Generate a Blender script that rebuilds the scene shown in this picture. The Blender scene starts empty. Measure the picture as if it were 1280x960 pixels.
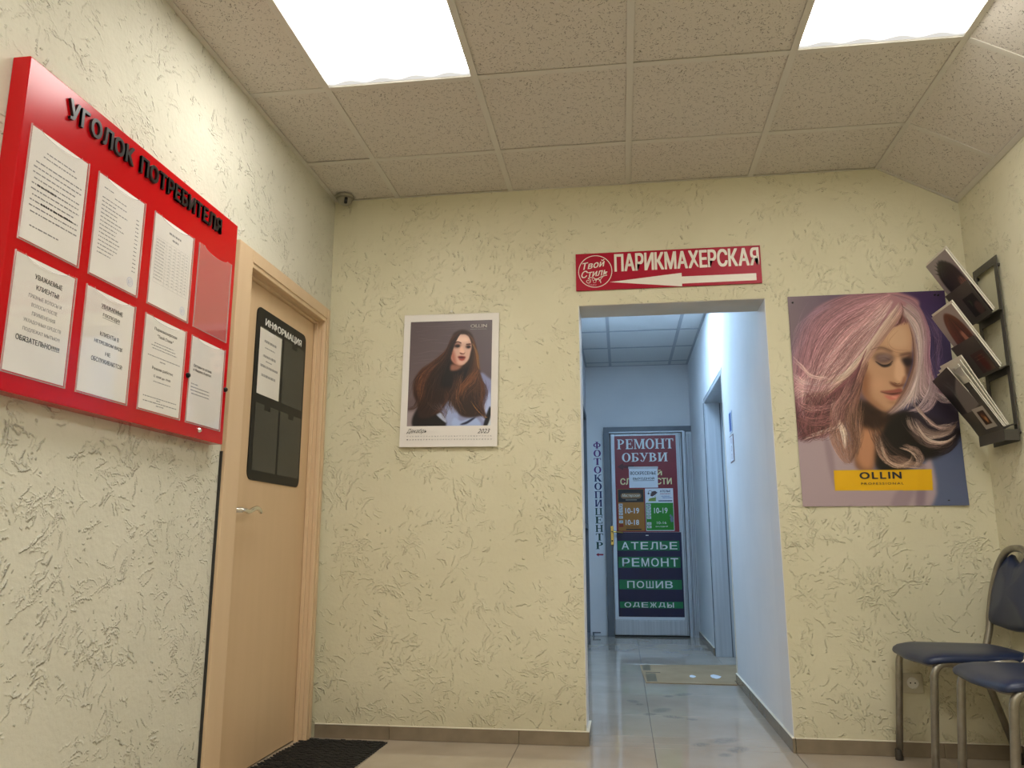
import bpy, bmesh, math, random
import numpy as np
from mathutils import Matrix, Vector

random.seed(7)
RNG = np.random.default_rng(11)
C = bpy.context.scene.collection
SC = bpy.context.scene

# ------------------------------------------------------------------ camera, world, exposure
CAMLOC = (1.4651, -3.7741, 0.8848)
YAW, PITCH, ROLL, FPX = -0.1358, 0.1987, -0.0011, 987.94
_f = Vector((math.sin(YAW)*math.cos(PITCH), math.cos(YAW)*math.cos(PITCH), math.sin(PITCH)))
_r0 = Vector((math.cos(YAW), -math.sin(YAW), 0)); _u0 = _r0.cross(_f)
_r = _r0*math.cos(ROLL) + _u0*math.sin(ROLL); _u = -_r0*math.sin(ROLL) + _u0*math.cos(ROLL)
cam_data = bpy.data.cameras.new('camera'); cam = bpy.data.objects.new('camera', cam_data); C.objects.link(cam)
m3 = Matrix((_r, _u, -_f)).transposed()
cam.matrix_world = Matrix.Translation(CAMLOC) @ m3.to_4x4()
cam_data.sensor_width = 36; cam_data.lens = FPX*36/1280; cam_data.clip_start = 0.02
SC.camera = cam
world = bpy.data.worlds.new('world'); SC.world = world; world.use_nodes = True
world.node_tree.nodes['Background'].inputs[0].default_value = (0.5, 0.6, 0.8, 1)
world.node_tree.nodes['Background'].inputs[1].default_value = 0.02
SC.view_settings.view_transform = 'Standard'; SC.view_settings.look = 'None'
SC.view_settings.gamma = 1; SC.view_settings.use_curve_mapping = False
SC.view_settings.exposure = 0.06
PANEL_STRENGTH = 16.5
PANEL_COLOR = (1.0, 0.965, 0.905)
CORRIDOR_STRENGTH = 38.0
CORRIDOR_COLOR = (0.46, 0.70, 1.0)

# ------------------------------------------------------------------ room numbers (metres)
H = 2.6706            # ceiling
W = 3.094             # right wall
HS = 2.4742           # height of the slant at the right wall
G0 = 0.3443           # first ceiling rail
GD = 0.4259           # first ceiling row from the back wall
FX = G0 + 2.4         # fold of the ceiling
D = 4.2963            # far wall of the corridor
HD = 2.682            # corridor ceiling
OL, OR_, OH, OT = 1.2822, 2.1772, 2.0383, 0.2129   # opening
CL, CR = 1.1323, 2.1772
YB = -5.2             # wall behind the viewer

# ------------------------------------------------------------------ helpers
ROOT = {}
def link(o): C.objects.link(o); return o
def empty(name, loc, label, cat, group=None):
    o = bpy.data.objects.new(name, None); link(o); o.location = loc; o.empty_display_size = .05
    ROOT[o.name] = Vector(loc)
    o['label'] = label; o['category'] = cat
    if group: o['group'] = group
    return o
def tag(o, label=None, cat=None, group=None, kind=None):
    if label: o['label'] = label
    if cat: o['category'] = cat
    if group: o['group'] = group
    if kind: o['kind'] = kind
    return o
def obj(name, bm, mat, parent=None, smooth=False, kind=None):
    """bm is in world coordinates"""
    me = bpy.data.meshes.new(name)
    if parent is not None: org = ROOT[parent.name]
    else:
        vs = [v.co for v in bm.verts]
        lo = Vector([min(v[i] for v in vs) for i in range(3)]); hi = Vector([max(v[i] for v in vs) for i in range(3)])
        org = Vector(((lo.x+hi.x)/2, (lo.y+hi.y)/2, lo.z))
    bmesh.ops.translate(bm, verts=bm.verts, vec=-org)
    bm.to_mesh(me); bm.free()
    for m in (mat if isinstance(mat, (list, tuple)) else [mat]): me.materials.append(m)
    if smooth:
        for p in me.polygons: p.use_smooth = True
    o = bpy.data.objects.new(name, me); link(o)
    ROOT[o.name] = org.copy()
    if parent is not None: o.parent = parent
    else: o.location = org
    if kind: o['kind'] = kind
    elif parent is not None and name in ('printed_text', 'lettering', 'small_print', 'hours', 'round_stamp', 'round_logo', 'pictograms', 'machine_print', 'figure_print'): o['kind'] = 'stuff'
    return o
def struct(name, bm, mat, smooth=False): return obj(name, bm, mat, None, smooth, 'structure')

def add_box(bm, x0, x1, y0, y1, z0, z1, bev=0.0, seg=1, M=None, mi=0):
    xs, ys, zs = sorted((x0, x1)), sorted((y0, y1)), sorted((z0, z1))
    vs = [bm.verts.new((x, y, z)) for x in xs for y in ys for z in zs]
    idx = [(0,1,3,2),(4,6,7,5),(0,4,5,1),(2,3,7,6),(0,2,6,4),(1,5,7,3)]
    fs = [bm.faces.new([vs[i] for i in f]) for f in idx]
    for f in fs: f.material_index = mi
    if bev > 0:
        es = list({e for f in fs for e in f.edges})
        r = bmesh.ops.bevel(bm, geom=es, offset=bev, segments=seg, affect='EDGES', profile=.5)
        vs = list({v for f in r['faces'] for v in f.verts} | {v for v in vs if v.is_valid})
    if M is not None: bmesh.ops.transform(bm, matrix=M, verts=[v for v in vs if v.is_valid])
    return vs
def box(*a, **k):
    bm = bmesh.new(); add_box(bm, *a, **k); return bm
def add_prism(bm, pts, M, depth, mi=0):
    """polygon pts (2D) in plane M (x,y), from local z=0 to z=depth"""
    b = [bm.verts.new(M @ Vector((p[0], p[1], 0))) for p in pts]
    t = [bm.verts.new(M @ Vector((p[0], p[1], depth))) for p in pts]
    n = len(pts); fs = []
    fs.append(bm.faces.new(t)); fs.append(bm.faces.new(b[::-1]))
    for i in range(n): fs.append(bm.faces.new((b[i], b[(i+1) % n], t[(i+1) % n], t[i])))
    for f in fs: f.material_index = mi
    bmesh.ops.recalc_face_normals(bm, faces=fs)
def prism(pts, M, depth):
    bm = bmesh.new(); add_prism(bm, pts, M, depth); return bm
def catmull(pts, n=8, closed=False):
    P = [Vector(p) for p in pts]; out = []; N = len(P)
    for i in range(N if closed else N-1):
        p0 = P[i-1] if (i > 0 or closed) else P[0]; p1 = P[i]; p2 = P[(i+1) % N]
        p3 = P[(i+2) % N] if (closed or i+2 < N) else P[-1]
        for k in range(n):
            t = k/n
            out.append(0.5*((2*p1)+(p2-p0)*t+(2*p0-5*p1+4*p2-p3)*t*t+(3*p1-p0-3*p2+p3)*t**3))
    if not closed: out.append(P[-1])
    return out
def fillet(pts, r, n=6):
    P = [Vector(p) for p in pts]; out = [P[0]]
    for i in range(1, len(P)-1):
        a, b, c = P[i-1], P[i], P[i+1]; u = (a-b); v = (c-b)
        rr = min(r, u.length*.48, v.length*.48); u.normalize(); v.normalize()
        p, q = b+u*rr, b+v*rr
        for k in range(n+1):
            t = k/n; out.append(p*(1-t)**2 + b*2*t*(1-t) + q*t*t)
    out.append(P[-1]); return out
def add_tube(bm, path, r, n=12, closed=False, caps=True, rs=None):
    P = [Vector(p) for p in path]; N = len(P); rings = []
    up = Vector((0, 0, 1)); prev = None
    for i in range(N):
        if closed: t = P[(i+1) % N]-P[i-1]
        else: t = P[min(i+1, N-1)]-P[max(i-1, 0)]
        t.normalize()
        if prev is None:
            a = t.cross(up)
            if a.length < .1: a = t.cross(Vector((1, 0, 0)))
        else: a = prev - t*prev.dot(t)
        a.normalize(); b = t.cross(a); prev = a
        ri = rs[i] if rs else r
        rings.append([bm.verts.new(P[i]+a*ri*math.cos(2*math.pi*k/n)+b*ri*math.sin(2*math.pi*k/n)) for k in range(n)])
    for i in range(N if closed else N-1):
        A, B = rings[i], rings[(i+1) % N]
        for k in range(n): bm.faces.new((A[k], A[(k+1) % n], B[(k+1) % n], B[k]))
    if caps and not closed:
        bm.faces.new(rings[0][::-1]); bm.faces.new(rings[-1])
def tube(*a, **k):
    bm = bmesh.new(); add_tube(bm, *a, **k); bmesh.ops.recalc_face_normals(bm, faces=bm.faces); return bm
def add_lathe(bm, prof, M, n=24):
    rings = []
    for (r, z) in prof:
        rings.append([bm.verts.new(M @ Vector((r*math.cos(2*math.pi*k/n), r*math.sin(2*math.pi*k/n), z))) for k in range(n)])
    for A, B in zip(rings, rings[1:]):
        for k in range(n): bm.faces.new((A[k], A[(k+1) % n], B[(k+1) % n], B[k]))
    bm.faces.new(rings[0][::-1]); bm.faces.new(rings[-1])
    bmesh.ops.recalc_face_normals(bm, faces=bm.faces)
def rrect(x0, x1, y0, y1, r, n=6):
    out = []
    for cx, cy, a0 in ((x1-r, y1-r, 0), (x0+r, y1-r, 90), (x0+r, y0+r, 180), (x1-r, y0+r, 270)):
        for k in range(n+1):
            a = math.radians(a0+90*k/n); out.append((cx+r*math.cos(a), cy+r*math.sin(a)))
    return out
def ell(cx, cy, rx, ry, n=24, a0=0, a1=360):
    return [(cx+rx*math.cos(math.radians(a0+(a1-a0)*k/n)), cy+ry*math.sin(math.radians(a0+(a1-a0)*k/n))) for k in range(n+(0 if a1-a0 == 360 else 1))]

def M_left(x0):   # plane on the left wall: local x -> +Y, y -> +Z, z -> +X
    return Matrix(((0,0,1,x0),(1,0,0,0),(0,1,0,0),(0,0,0,1)))
def M_back(y0):   # local x -> +X, y -> +Z, z -> -Y
    return Matrix(((1,0,0,0),(0,0,-1,y0),(0,1,0,0),(0,0,0,1)))
def M_right(x0):  # local x -> -Y, y -> +Z, z -> -X
    return Matrix(((0,0,-1,x0),(-1,0,0,0),(0,1,0,0),(0,0,0,1)))

def text_mesh(body, bold=0.0, shear=0.0, spacing=1.0):
    cu = bpy.data.curves.new('t', 'FONT'); cu.body = body; cu.size = 1; cu.shear = shear
    cu.space_character = spacing; cu.resolution_u = 3
    o = bpy.data.objects.new('t', cu); C.objects.link(o)
    bpy.context.view_layer.update()
    me = bpy.data.meshes.new_from_object(o.evaluated_get(bpy.context.evaluated_depsgraph_get()))
    bpy.data.objects.remove(o); bpy.data.curves.remove(cu)
    if bold > 0:      # heavier weight: the glyph laid over itself, shifted by the extra stem width
        b0 = bmesh.new(); b0.from_mesh(me)
        out = bmesh.new(); kk = -1
        for dx, dy in ((-1, -.5), (1, -.5), (-1, .5), (1, .5), (0, 0)):
            kk += 1; t = b0.copy(); bmesh.ops.translate(t, verts=t.verts, vec=(dx*bold, dy*bold, kk)); t.to_mesh(me); t.free(); out.from_mesh(me)
        out.to_mesh(me); out.free(); b0.free()
    return me
def add_text(bm, body, M, x0, x1, y0, y1, depth=.0002, bold=0., shear=0., spacing=1., mirror=1, mi=0):
    """text filled into the rectangle; x1 None keeps the aspect with x0 as centre"""
    me = text_mesh(body, bold, shear, spacing)
    tmp = bmesh.new(); tmp.from_mesh(me); bpy.data.meshes.remove(me)
    if not tmp.verts: tmp.free(); return
    lo = [min(v.co[i] for v in tmp.verts) for i in (0, 1)]; hi = [max(v.co[i] for v in tmp.verts) for i in (0, 1)]
    sy = (y1-y0)/(hi[1]-lo[1])
    if x1 is None: sx = sy*mirror; x0 = x0-(hi[0]-lo[0])*sx/2
    else: sx = (x1-x0)/(hi[0]-lo[0])
    for v in tmp.verts: v.co = Vector(((v.co.x-lo[0])*sx+x0, (v.co.y-lo[1])*sy+y0, v.co.z*5e-5))
    if depth > 0:
        r = bmesh.ops.extrude_face_region(tmp, geom=tmp.faces[:])
        for v in [g for g in r['geom'] if isinstance(g, bmesh.types.BMVert)]: v.co.z += depth
        bmesh.ops.recalc_face_normals(tmp, faces=tmp.faces)
    bmesh.ops.transform(tmp, matrix=M, verts=tmp.verts)
    for f in tmp.faces: f.material_index = mi
    me = bpy.data.meshes.new('x'); tmp.to_mesh(me); tmp.free(); bm.from_mesh(me); bpy.data.meshes.remove(me)

# ------------------------------------------------------------------ materials
def mat(name, col=(.8,.8,.8), rough=.5, metal=0., spec=.5, coat=0.):
    m = bpy.data.materials.new(name); m.use_nodes = True
    b = m.node_tree.nodes['Principled BSDF']
    b.inputs['Base Color'].default_value = (*col, 1); b.inputs['Roughness'].default_value = rough
    b.inputs['Metallic'].default_value = metal; b.inputs['Specular IOR Level'].default_value = spec
    b.inputs['Coat Weight'].default_value = coat
    return m
def nt(m): return m.node_tree, m.node_tree.nodes['Principled BSDF']
def s2l(c): 
    c = np.asarray(c, float)/255
    return tuple(np.where(c <= .04045, c/12.92, ((c+.055)/1.055)**2.4))
def noise_color(m, c1, c2, scale=8, detail=4, coord='Object', stretch=(1,1,1), bump=0., bscale=None, bdist=.001):
    t, b = nt(m); N = t.nodes.new; L = t.links.new
    tc = N('ShaderNodeTexCoord'); mp = N('ShaderNodeMapping'); mp.inputs['Scale'].default_value = stretch
    n = N('ShaderNodeTexNoise'); n.inputs['Scale'].default_value = scale; n.inputs['Detail'].default_value = detail
    r = N('ShaderNodeValToRGB'); r.color_ramp.elements[0].color = (*c1, 1); r.color_ramp.elements[1].color = (*c2, 1)
    r.color_ramp.elements[0].position = .3; r.color_ramp.elements[1].position = .7
    L(tc.outputs[coord], mp.inputs[0]); L(mp.outputs[0], n.inputs['Vector']); L(n.outputs['Fac'], r.inputs[0]); L(r.outputs[0], b.inputs['Base Color'])
    if bump:
        n2 = N('ShaderNodeTexNoise'); n2.inputs['Scale'].default_value = bscale or scale*5; n2.inputs['Detail'].default_value = 3
        bp = N('ShaderNodeBump'); bp.inputs['Strength'].default_value = bump; bp.inputs['Distance'].default_value = bdist
        L(mp.outputs[0], n2.inputs['Vector']); L(n2.outputs['Fac'], bp.inputs['Height']); L(bp.outputs[0], b.inputs['Normal'])
    return m
def make_image(name, arr, noncolor=False):
    """arr (h,w) or (h,w,3), row 0 at the top"""
    a = np.asarray(arr, np.float32)
    if a.ndim == 2: a = np.repeat(a[:, :, None], 3, 2)
    h, w = a.shape[:2]
    im = bpy.data.images.new(name, w, h, float_buffer=noncolor)
    im.colorspace_settings.name = 'Non-Color' if noncolor else 'sRGB'
    px = np.ones((h, w, 4), np.float32); px[:, :, :3] = np.clip(a[::-1], 0, 1)
    im.pixels.foreach_set(px.ravel()); im.update(); im.pack()
    return im

# --- trowelled plaster: relief drawn stroke by stroke into a height field
def plaster_field(n=2560, strokes=19000, size=2.8):
    hgt = np.zeros(n*n, np.float32); ppm = n/size
    fam = strokes//6
    fx, fy = RNG.random(fam)*n, RNG.random(fam)*n
    # neighbouring sweeps of the trowel share a direction
    gx = RNG.random((9, 9))*2*np.pi
    dens = np.kron(RNG.random((24, 24)), np.ones((8, 8))); dens = (dens+np.roll(dens, 5, 0)+np.roll(dens, 5, 1)+np.roll(dens, 9, 0))/4
    for i in range(fam):
        if dens[int(fy[i]/n*192), int(fx[i]/n*192)] < RNG.uniform(.12, .52): continue
        base = gx[int(fy[i]/n*9), int(fx[i]/n*9)]
        ang0 = base+RNG.normal(0, .8); rad0 = (0.03+0.20*RNG.random()**1.4)*ppm
        cx = fx[i]-np.cos(ang0)*rad0; cy = fy[i]-np.sin(ang0)*rad0
        for k in range(RNG.integers(1, 11)):
            rad = rad0+k*(0.003+0.008*RNG.random())*ppm
            ln = (0.006+0.065*RNG.random()**2.2)*ppm
            da = ln/rad; s = int(ln*1.2)+4
            t = np.linspace(-.5, .5, s)
            wob = np.cumsum(RNG.normal(0, .8, s)); wob -= np.linspace(wob[0], wob[-1], s)
            a = ang0+RNG.normal(0, .22)+t*da
            gate = np.repeat(RNG.random(s//5+1) > .22, 5)[:s]
            amp = (0.2+0.8*RNG.random()**1.8)*np.clip(1-(2*np.abs(t))**4, 0, 1)*(.25+.75*gate)
            wd = 1+int(4.5*RNG.random()**1.4); side = 1 if RNG.random() > .3 else -1
            for off in range(0, wd+1):
                pr = (1-off/(wd+1))**1.1
                x = (cx+np.cos(a)*(rad+wob+side*off)).astype(int) % n; y = (cy+np.sin(a)*(rad+wob+side*off)).astype(int) % n
                np.maximum.at(hgt, y*n+x, (amp*pr).astype(np.float32))
    g = hgt.reshape(n, n)
    for _ in range(2): g = (g*3+np.roll(g, 1, 0)+np.roll(g, 1, 1)+np.roll(g, -1, 0)+np.roll(g, -1, 1))/7
    return np.clip(g*1.25, 0, 1)
PL = make_image('plaster_relief', plaster_field(), True)
def plaster_mat(name, c1, c2, strength=1.0, dirt_shade=.35, rot=0.0, dist=.004):
    m = mat(name, c1, .88, spec=.18); t, b = nt(m); N = t.nodes.new; L = t.links.new
    uv = N('ShaderNodeTexCoord'); mp = N('ShaderNodeMapping'); mp.inputs['Rotation'].default_value = (0, 0, rot)
    im = N('ShaderNodeTexImage'); im.image = PL; im.interpolation = 'Cubic'
    n1 = N('ShaderNodeTexNoise'); n1.inputs['Scale'].default_value = 2.2; n1.inputs['Detail'].default_value = 5
    r = N('ShaderNodeValToRGB'); r.color_ramp.elements[0].color = (*c1, 1); r.color_ramp.elements[1].color = (*c2, 1)
    r.color_ramp.elements[0].position = .35; r.color_ramp.elements[1].position = .65
    L(uv.outputs['Object'], n1.inputs['Vector']); L(n1.outputs['Fac'], r.inputs[0])
    L(uv.outputs['UV'], mp.inputs[0]); L(mp.outputs[0], im.inputs[0])
    n2 = N('ShaderNodeTexNoise'); n2.inputs['Scale'].default_value = 70; n2.inputs['Detail'].default_value = 5
    n3 = N('ShaderNodeTexNoise'); n3.inputs['Scale'].default_value = 9; n3.inputs['Detail'].default_value = 3
    L(uv.outputs['Object'], n2.inputs['Vector']); L(uv.outputs['Object'], n3.inputs['Vector'])
    # the relief fades out towards the ceiling, where the coat was laid on smoother
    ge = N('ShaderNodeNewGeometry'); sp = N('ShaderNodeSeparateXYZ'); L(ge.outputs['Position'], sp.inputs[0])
    mr = N('ShaderNodeMapRange'); mr.inputs['From Min'].default_value = 1.2; mr.inputs['From Max'].default_value = 2.5
    mr.inputs['To Min'].default_value = 1.0; mr.inputs['To Max'].default_value = .55; L(sp.outputs['Z'], mr.inputs['Value'])
    h1 = N('ShaderNodeMath'); h1.operation = 'MULTIPLY'; L(im.outputs['Color'], h1.inputs[0]); L(mr.outputs[0], h1.inputs[1])
    h2 = N('ShaderNodeMath'); h2.operation = 'MULTIPLY_ADD'; L(n2.outputs['Fac'], h2.inputs[0]); h2.inputs[1].default_value = .22; L(h1.outputs[0], h2.inputs[2])
    h3 = N('ShaderNodeMath'); h3.operation = 'MULTIPLY_ADD'; L(n3.outputs['Fac'], h3.inputs[0]); h3.inputs[1].default_value = .7; L(h2.outputs[0], h3.inputs[2])
    bp = N('ShaderNodeBump'); bp.inputs['Strength'].default_value = strength; bp.inputs['Distance'].default_value = dist
    L(h3.outputs[0], bp.inputs['Height']); L(bp.outputs[0], b.inputs['Normal'])
    # grime and grazing-light shade painted along the ridges, darker toward the ceiling
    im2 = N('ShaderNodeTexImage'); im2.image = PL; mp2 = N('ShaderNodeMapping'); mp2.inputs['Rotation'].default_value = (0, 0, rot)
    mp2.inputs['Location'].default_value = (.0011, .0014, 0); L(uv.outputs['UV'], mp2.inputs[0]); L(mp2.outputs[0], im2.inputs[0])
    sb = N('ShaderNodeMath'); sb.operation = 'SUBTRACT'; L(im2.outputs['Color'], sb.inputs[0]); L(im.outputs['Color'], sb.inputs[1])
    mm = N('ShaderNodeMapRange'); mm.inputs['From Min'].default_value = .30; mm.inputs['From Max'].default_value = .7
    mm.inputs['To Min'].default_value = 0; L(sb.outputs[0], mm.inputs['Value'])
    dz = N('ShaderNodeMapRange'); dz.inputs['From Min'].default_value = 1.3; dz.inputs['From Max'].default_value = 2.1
    dz.inputs['To Min'].default_value = .05; dz.inputs['To Max'].default_value = dirt_shade; L(sp.outputs['Z'], dz.inputs['Value']); L(dz.outputs[0], mm.inputs['To Max'])
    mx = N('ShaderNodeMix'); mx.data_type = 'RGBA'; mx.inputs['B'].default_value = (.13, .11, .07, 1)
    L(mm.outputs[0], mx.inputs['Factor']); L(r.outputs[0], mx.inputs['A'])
    # scuffed, grey band just over the skirting
    mb = N('ShaderNodeMapRange'); mb.inputs['From Min'].default_value = .06; mb.inputs['From Max'].default_value = .28
    mb.inputs['To Min'].default_value = .42; mb.inputs['To Max'].default_value = 0; L(sp.outputs['Z'], mb.inputs['Value'])
    n4 = N('ShaderNodeTexNoise'); n4.inputs['Scale'].default_value = 6; L(uv.outputs['Object'], n4.inputs['Vector'])
    ml = N('ShaderNodeMath'); ml.operation = 'MULTIPLY'; L(mb.outputs[0], ml.inputs[0]); L(n4.outputs['Fac'], ml.inputs[1])
    mx2 = N('ShaderNodeMix'); mx2.data_type = 'RGBA'; mx2.inputs['B'].default_value = (.22, .17, .10, 1)
    L(ml.outputs[0], mx2.inputs['Factor']); L(mx.outputs['Result'], mx2.inputs['A']); L(mx2.outputs['Result'], b.inputs['Base Color'])
    return m
WALLC1, WALLC2 = (.64, .605, .435), (.69, .655, .485)
WALLL1, WALLL2 = (.62, .605, .50), (.67, .65, .545)  # same paint as the back wall, greyed to carry the light on it
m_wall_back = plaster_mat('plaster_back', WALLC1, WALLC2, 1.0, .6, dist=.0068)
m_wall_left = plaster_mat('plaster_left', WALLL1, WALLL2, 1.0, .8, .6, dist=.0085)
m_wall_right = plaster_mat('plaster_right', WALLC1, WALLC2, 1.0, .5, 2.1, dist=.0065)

# --- ceiling tile: pin holes and worm-like fissures
def tile_fields(n=1024):
    a = np.zeros((n, n), np.float32)
    for _ in range(1500):
        x, y = RNG.random(2)*n; ang = RNG.normal(.8, 1.1); ln = 5+RNG.random()**1.5*17; w = 1 if RNG.random() < .5 else 2
        for s in range(int(ln)):
            x += math.cos(ang); y += math.sin(ang); px, py = int(x) % n, int(y) % n
            a[py, px] = 1; a[(py+1) % n, px] = 1
            if w == 2: a[py, (px+1) % n] = 1; a[(py+1) % n, (px+1) % n] = 1
            ang += RNG.normal(0, .16)
    p = RNG.random((n//2, n//2)) > .985
    a = np.maximum(a, p.repeat(2, 0).repeat(2, 1)*.7)
    return (a*4+np.roll(a, 1, 0)+np.roll(a, 1, 1))/6
TI = make_image('tile_fissures', tile_fields(), True)
def tile_mat(name, base, amount=.8):
    m = mat(name, base, .92, spec=.1); t, b = nt(m); N = t.nodes.new; L = t.links.new
    uv = N('ShaderNodeTexCoord'); im = N('ShaderNodeTexImage'); im.image = TI; L(uv.outputs['UV'], im.inputs[0])
    ns = N('ShaderNodeTexNoise'); ns.inputs['Scale'].default_value = 500; ns.inputs['Detail'].default_value = 2; L(uv.outputs['Object'], ns.inputs['Vector'])
    mm = N('ShaderNodeMath'); mm.operation = 'MULTIPLY'; mm.inputs[1].default_value = amount; L(im.outputs['Color'], mm.inputs[0])
    mx = N('ShaderNodeMix'); mx.data_type = 'RGBA'; mx.inputs['A'].default_value = (*base, 1); mx.inputs['B'].default_value = (.035, .028, .022, 1)
    L(mm.outputs[0], mx.inputs['Factor'])
    m2 = N('ShaderNodeMapRange'); m2.inputs['From Min'].default_value = .35; m2.inputs['From Max'].default_value = .65
    m2.inputs['To Min'].default_value = .97; m2.inputs['To Max'].default_value = 1.03; L(ns.outputs['Fac'], m2.inputs['Value'])
    vm = N('ShaderNodeVectorMath'); vm.operation = 'SCALE'; L(mx.outputs['Result'], vm.inputs[0]); L(m2.outputs[0], vm.inputs['Scale']); L(vm.outputs[0], b.inputs['Base Color'])
    bp = N('ShaderNodeBump'); bp.invert = True; bp.inputs['Strength'].default_value = .6; bp.inputs['Distance'].default_value = .002
    L(im.outputs['Color'], bp.inputs['Height']); L(bp.outputs[0], b.inputs['Normal'])
    return m
m_tile = tile_mat('mineral_tile', (.62, .58, .515), 1.0)
m_tile_c = tile_mat('mineral_tile_plain', (.72, .72, .70), .12)
m_rail = mat('rail', (.60, .575, .51), .5)
m_rail_c = mat('rail_corridor', (.40, .42, .44), .45)
m_dark = mat('void', (.03, .028, .025), .9)

# --- floor
def footprints(n=1024, x0=1.1, x1=2.2, y0=-.6, y1=2.4):
    a = np.zeros((n, n)); yy, xx = np.mgrid[0:n, 0:n]; X = x0+(xx+.5)/n*(x1-x0); Y = y1-(yy+.5)/n*(y1-y0)
    nz = RNG.random((n//8, n//8)).repeat(8, 0).repeat(8, 1)
    for (cx, cy, ang, s) in ((1.80, 1.30, -.9, .9), (1.65, .82, -.55, 1.), (1.70, .66, 1.1, .8), (1.90, .18, -.9, 1.1), (1.94, .02, -.6, .9), (1.50, 1.05, .4, .7)):
        for (o, rx, ry) in ((0, .045, .075), (-.13, .033, .04)):
            c, sn = math.cos(ang), math.sin(ang)
            dx = (X-cx)*c+(Y-cy)*sn; dy = -(X-cx)*sn+(Y-cy)*c
            e = (dx/(rx*s))**2+((dy-o*s)/(ry*s))**2
            a = np.maximum(a, np.clip(1.25-e, 0, 1)*(.5+.5*nz))
    return a
FP = make_image('footprints', footprints(), True)
def floor_mat():
    m = mat('porcelain', (.5, .42, .33), .14, spec=.85); t, b = nt(m); N = t.nodes.new; L = t.links.new
    ge = N('ShaderNodeNewGeometry')
    n = N('ShaderNodeTexNoise'); n.inputs['Scale'].default_value = 3.5; n.inputs['Detail'].default_value = 6; L(ge.outputs['Position'], n.inputs['Vector'])
    n2 = N('ShaderNodeTexNoise'); n2.inputs['Scale'].default_value = 240; L(ge.outputs['Position'], n2.inputs['Vector'])
    ad = N('ShaderNodeMath'); ad.operation = 'MULTIPLY_ADD'; ad.inputs[1].default_value = .35; L(n2.outputs['Fac'], ad.inputs[0]); L(n.outputs['Fac'], ad.inputs[2])
    r = N('ShaderNodeValToRGB'); r.color_ramp.elements[0].color = (.40, .335, .26, 1); r.color_ramp.elements[1].color = (.49, .42, .335, 1)
    r.color_ramp.elements[0].position = .45; r.color_ramp.elements[1].position = .85; L(ad.outputs[0], r.inputs[0])
    sp = N('ShaderNodeSeparateXYZ'); L(ge.outputs['Position'], sp.inputs[0]); cb = N('ShaderNodeCombineXYZ')
    for ax, lo, hi in (('X', 1.1, 2.2), ('Y', -.6, 2.4)):
        mr = N('ShaderNodeMapRange'); mr.clamp = False; mr.inputs['From Min'].default_value = lo; mr.inputs['From Max'].default_value = hi
        L(sp.outputs[ax], mr.inputs['Value']); L(mr.outputs[0], cb.inputs[ax])
    im = N('ShaderNodeTexImage'); im.image = FP; im.extension = 'CLIP'; L(cb.outputs[0], im.inputs[0])
    mf = N('ShaderNodeMath'); mf.operation = 'MULTIPLY'; mf.inputs[1].default_value = .55; L(im.outputs['Color'], mf.inputs[0])
    mx = N('ShaderNodeMix'); mx.data_type = 'RGBA'; mx.inputs['B'].default_value = (.17, .16, .15, 1); L(r.outputs[0], mx.inputs['A']); L(mf.outputs[0], mx.inputs['Factor'])
    L(mx.outputs['Result'], b.inputs['Base Color'])
    rr = N('ShaderNodeMapRange'); rr.inputs['To Min'].default_value = .035; rr.inputs['To Max'].default_value = .10; L(n.outputs['Fac'], rr.inputs['Value'])
    ra = N('ShaderNodeMath'); ra.operation = 'MULTIPLY_ADD'; ra.inputs[1].default_value = .12; L(im.outputs['Color'], ra.inputs[0]); L(rr.outputs[0], ra.inputs[2]); L(ra.outputs[0], b.inputs['Roughness'])
    return m
m_floor = floor_mat()
m_grout = mat('grout', (.10, .085, .07), .9)
m_skirt = noise_color(mat('skirting_tile', rough=.25), (.20, .16, .11), (.25, .20, .14), 12)
m_white_wall = noise_color(mat('corridor_paint', rough=.75), (.70, .71, .72), (.78, .78, .78), 1.8, 4, bump=.15, bscale=40, bdist=.001)
m_soffit = noise_color(mat('soffit_paint', rough=.8), (.50, .46, .38), (.58, .53, .45), 3)
m_caulk = mat('caulk', (.75, .70, .58), .8)
m_door = noise_color(mat('door_laminate', rough=.42), (.60, .425, .255), (.63, .45, .275), 3, 5, stretch=(6, 6, .5), bump=.08, bscale=30)
m_casing = noise_color(mat('casing_laminate', rough=.4), (.64, .465, .29), (.67, .495, .315), 3, 5, stretch=(6, 6, .5))
m_chrome = mat('chrome', (.75, .73, .68), .18, 1.)
m_steel = noise_color(mat('chair_steel', rough=.38, metal=.85), (.27, .25, .21), (.35, .33, .28), 30)
m_black = mat('black_plastic', (.010, .010, .010), .3, spec=.15)
m_rubber = noise_color(mat('rubber', rough=.75), (.006, .006, .006), (.018, .017, .016), 60)
m_red = noise_color(mat('red_lacquer', rough=.20, spec=.32), (.46, .001, .004), (.50, .0015, .006), 2)
m_letter = mat('black_letter', (.012, .010, .010), .3)
m_ink = mat('ink', (.02, .02, .022), .7)
m_ink_grey = mat('ink_grey', (.20, .20, .21), .7)
m_ink_faint = mat('ink_faint', (.42, .41, .40), .7)
m_stamp = mat('stamp_blue', (.35, .40, .62), .7)
m_paper = noise_color(mat('paper', rough=.7, spec=.2), (.74, .71, .67), (.80, .77, .73), 5, 3, bump=.35, bscale=9, bdist=.006)
m_paper_cool = noise_color(mat('paper_cool', rough=.6, spec=.3), (.72, .74, .78), (.78, .80, .84), 5, 3)
m_signred = noise_color(mat('sign_crimson', rough=.4, spec=.25), (.36, .002, .022), (.40, .003, .027), 3)
m_signwhite = mat('sign_white', (.78, .74, .66), .4)
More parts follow.
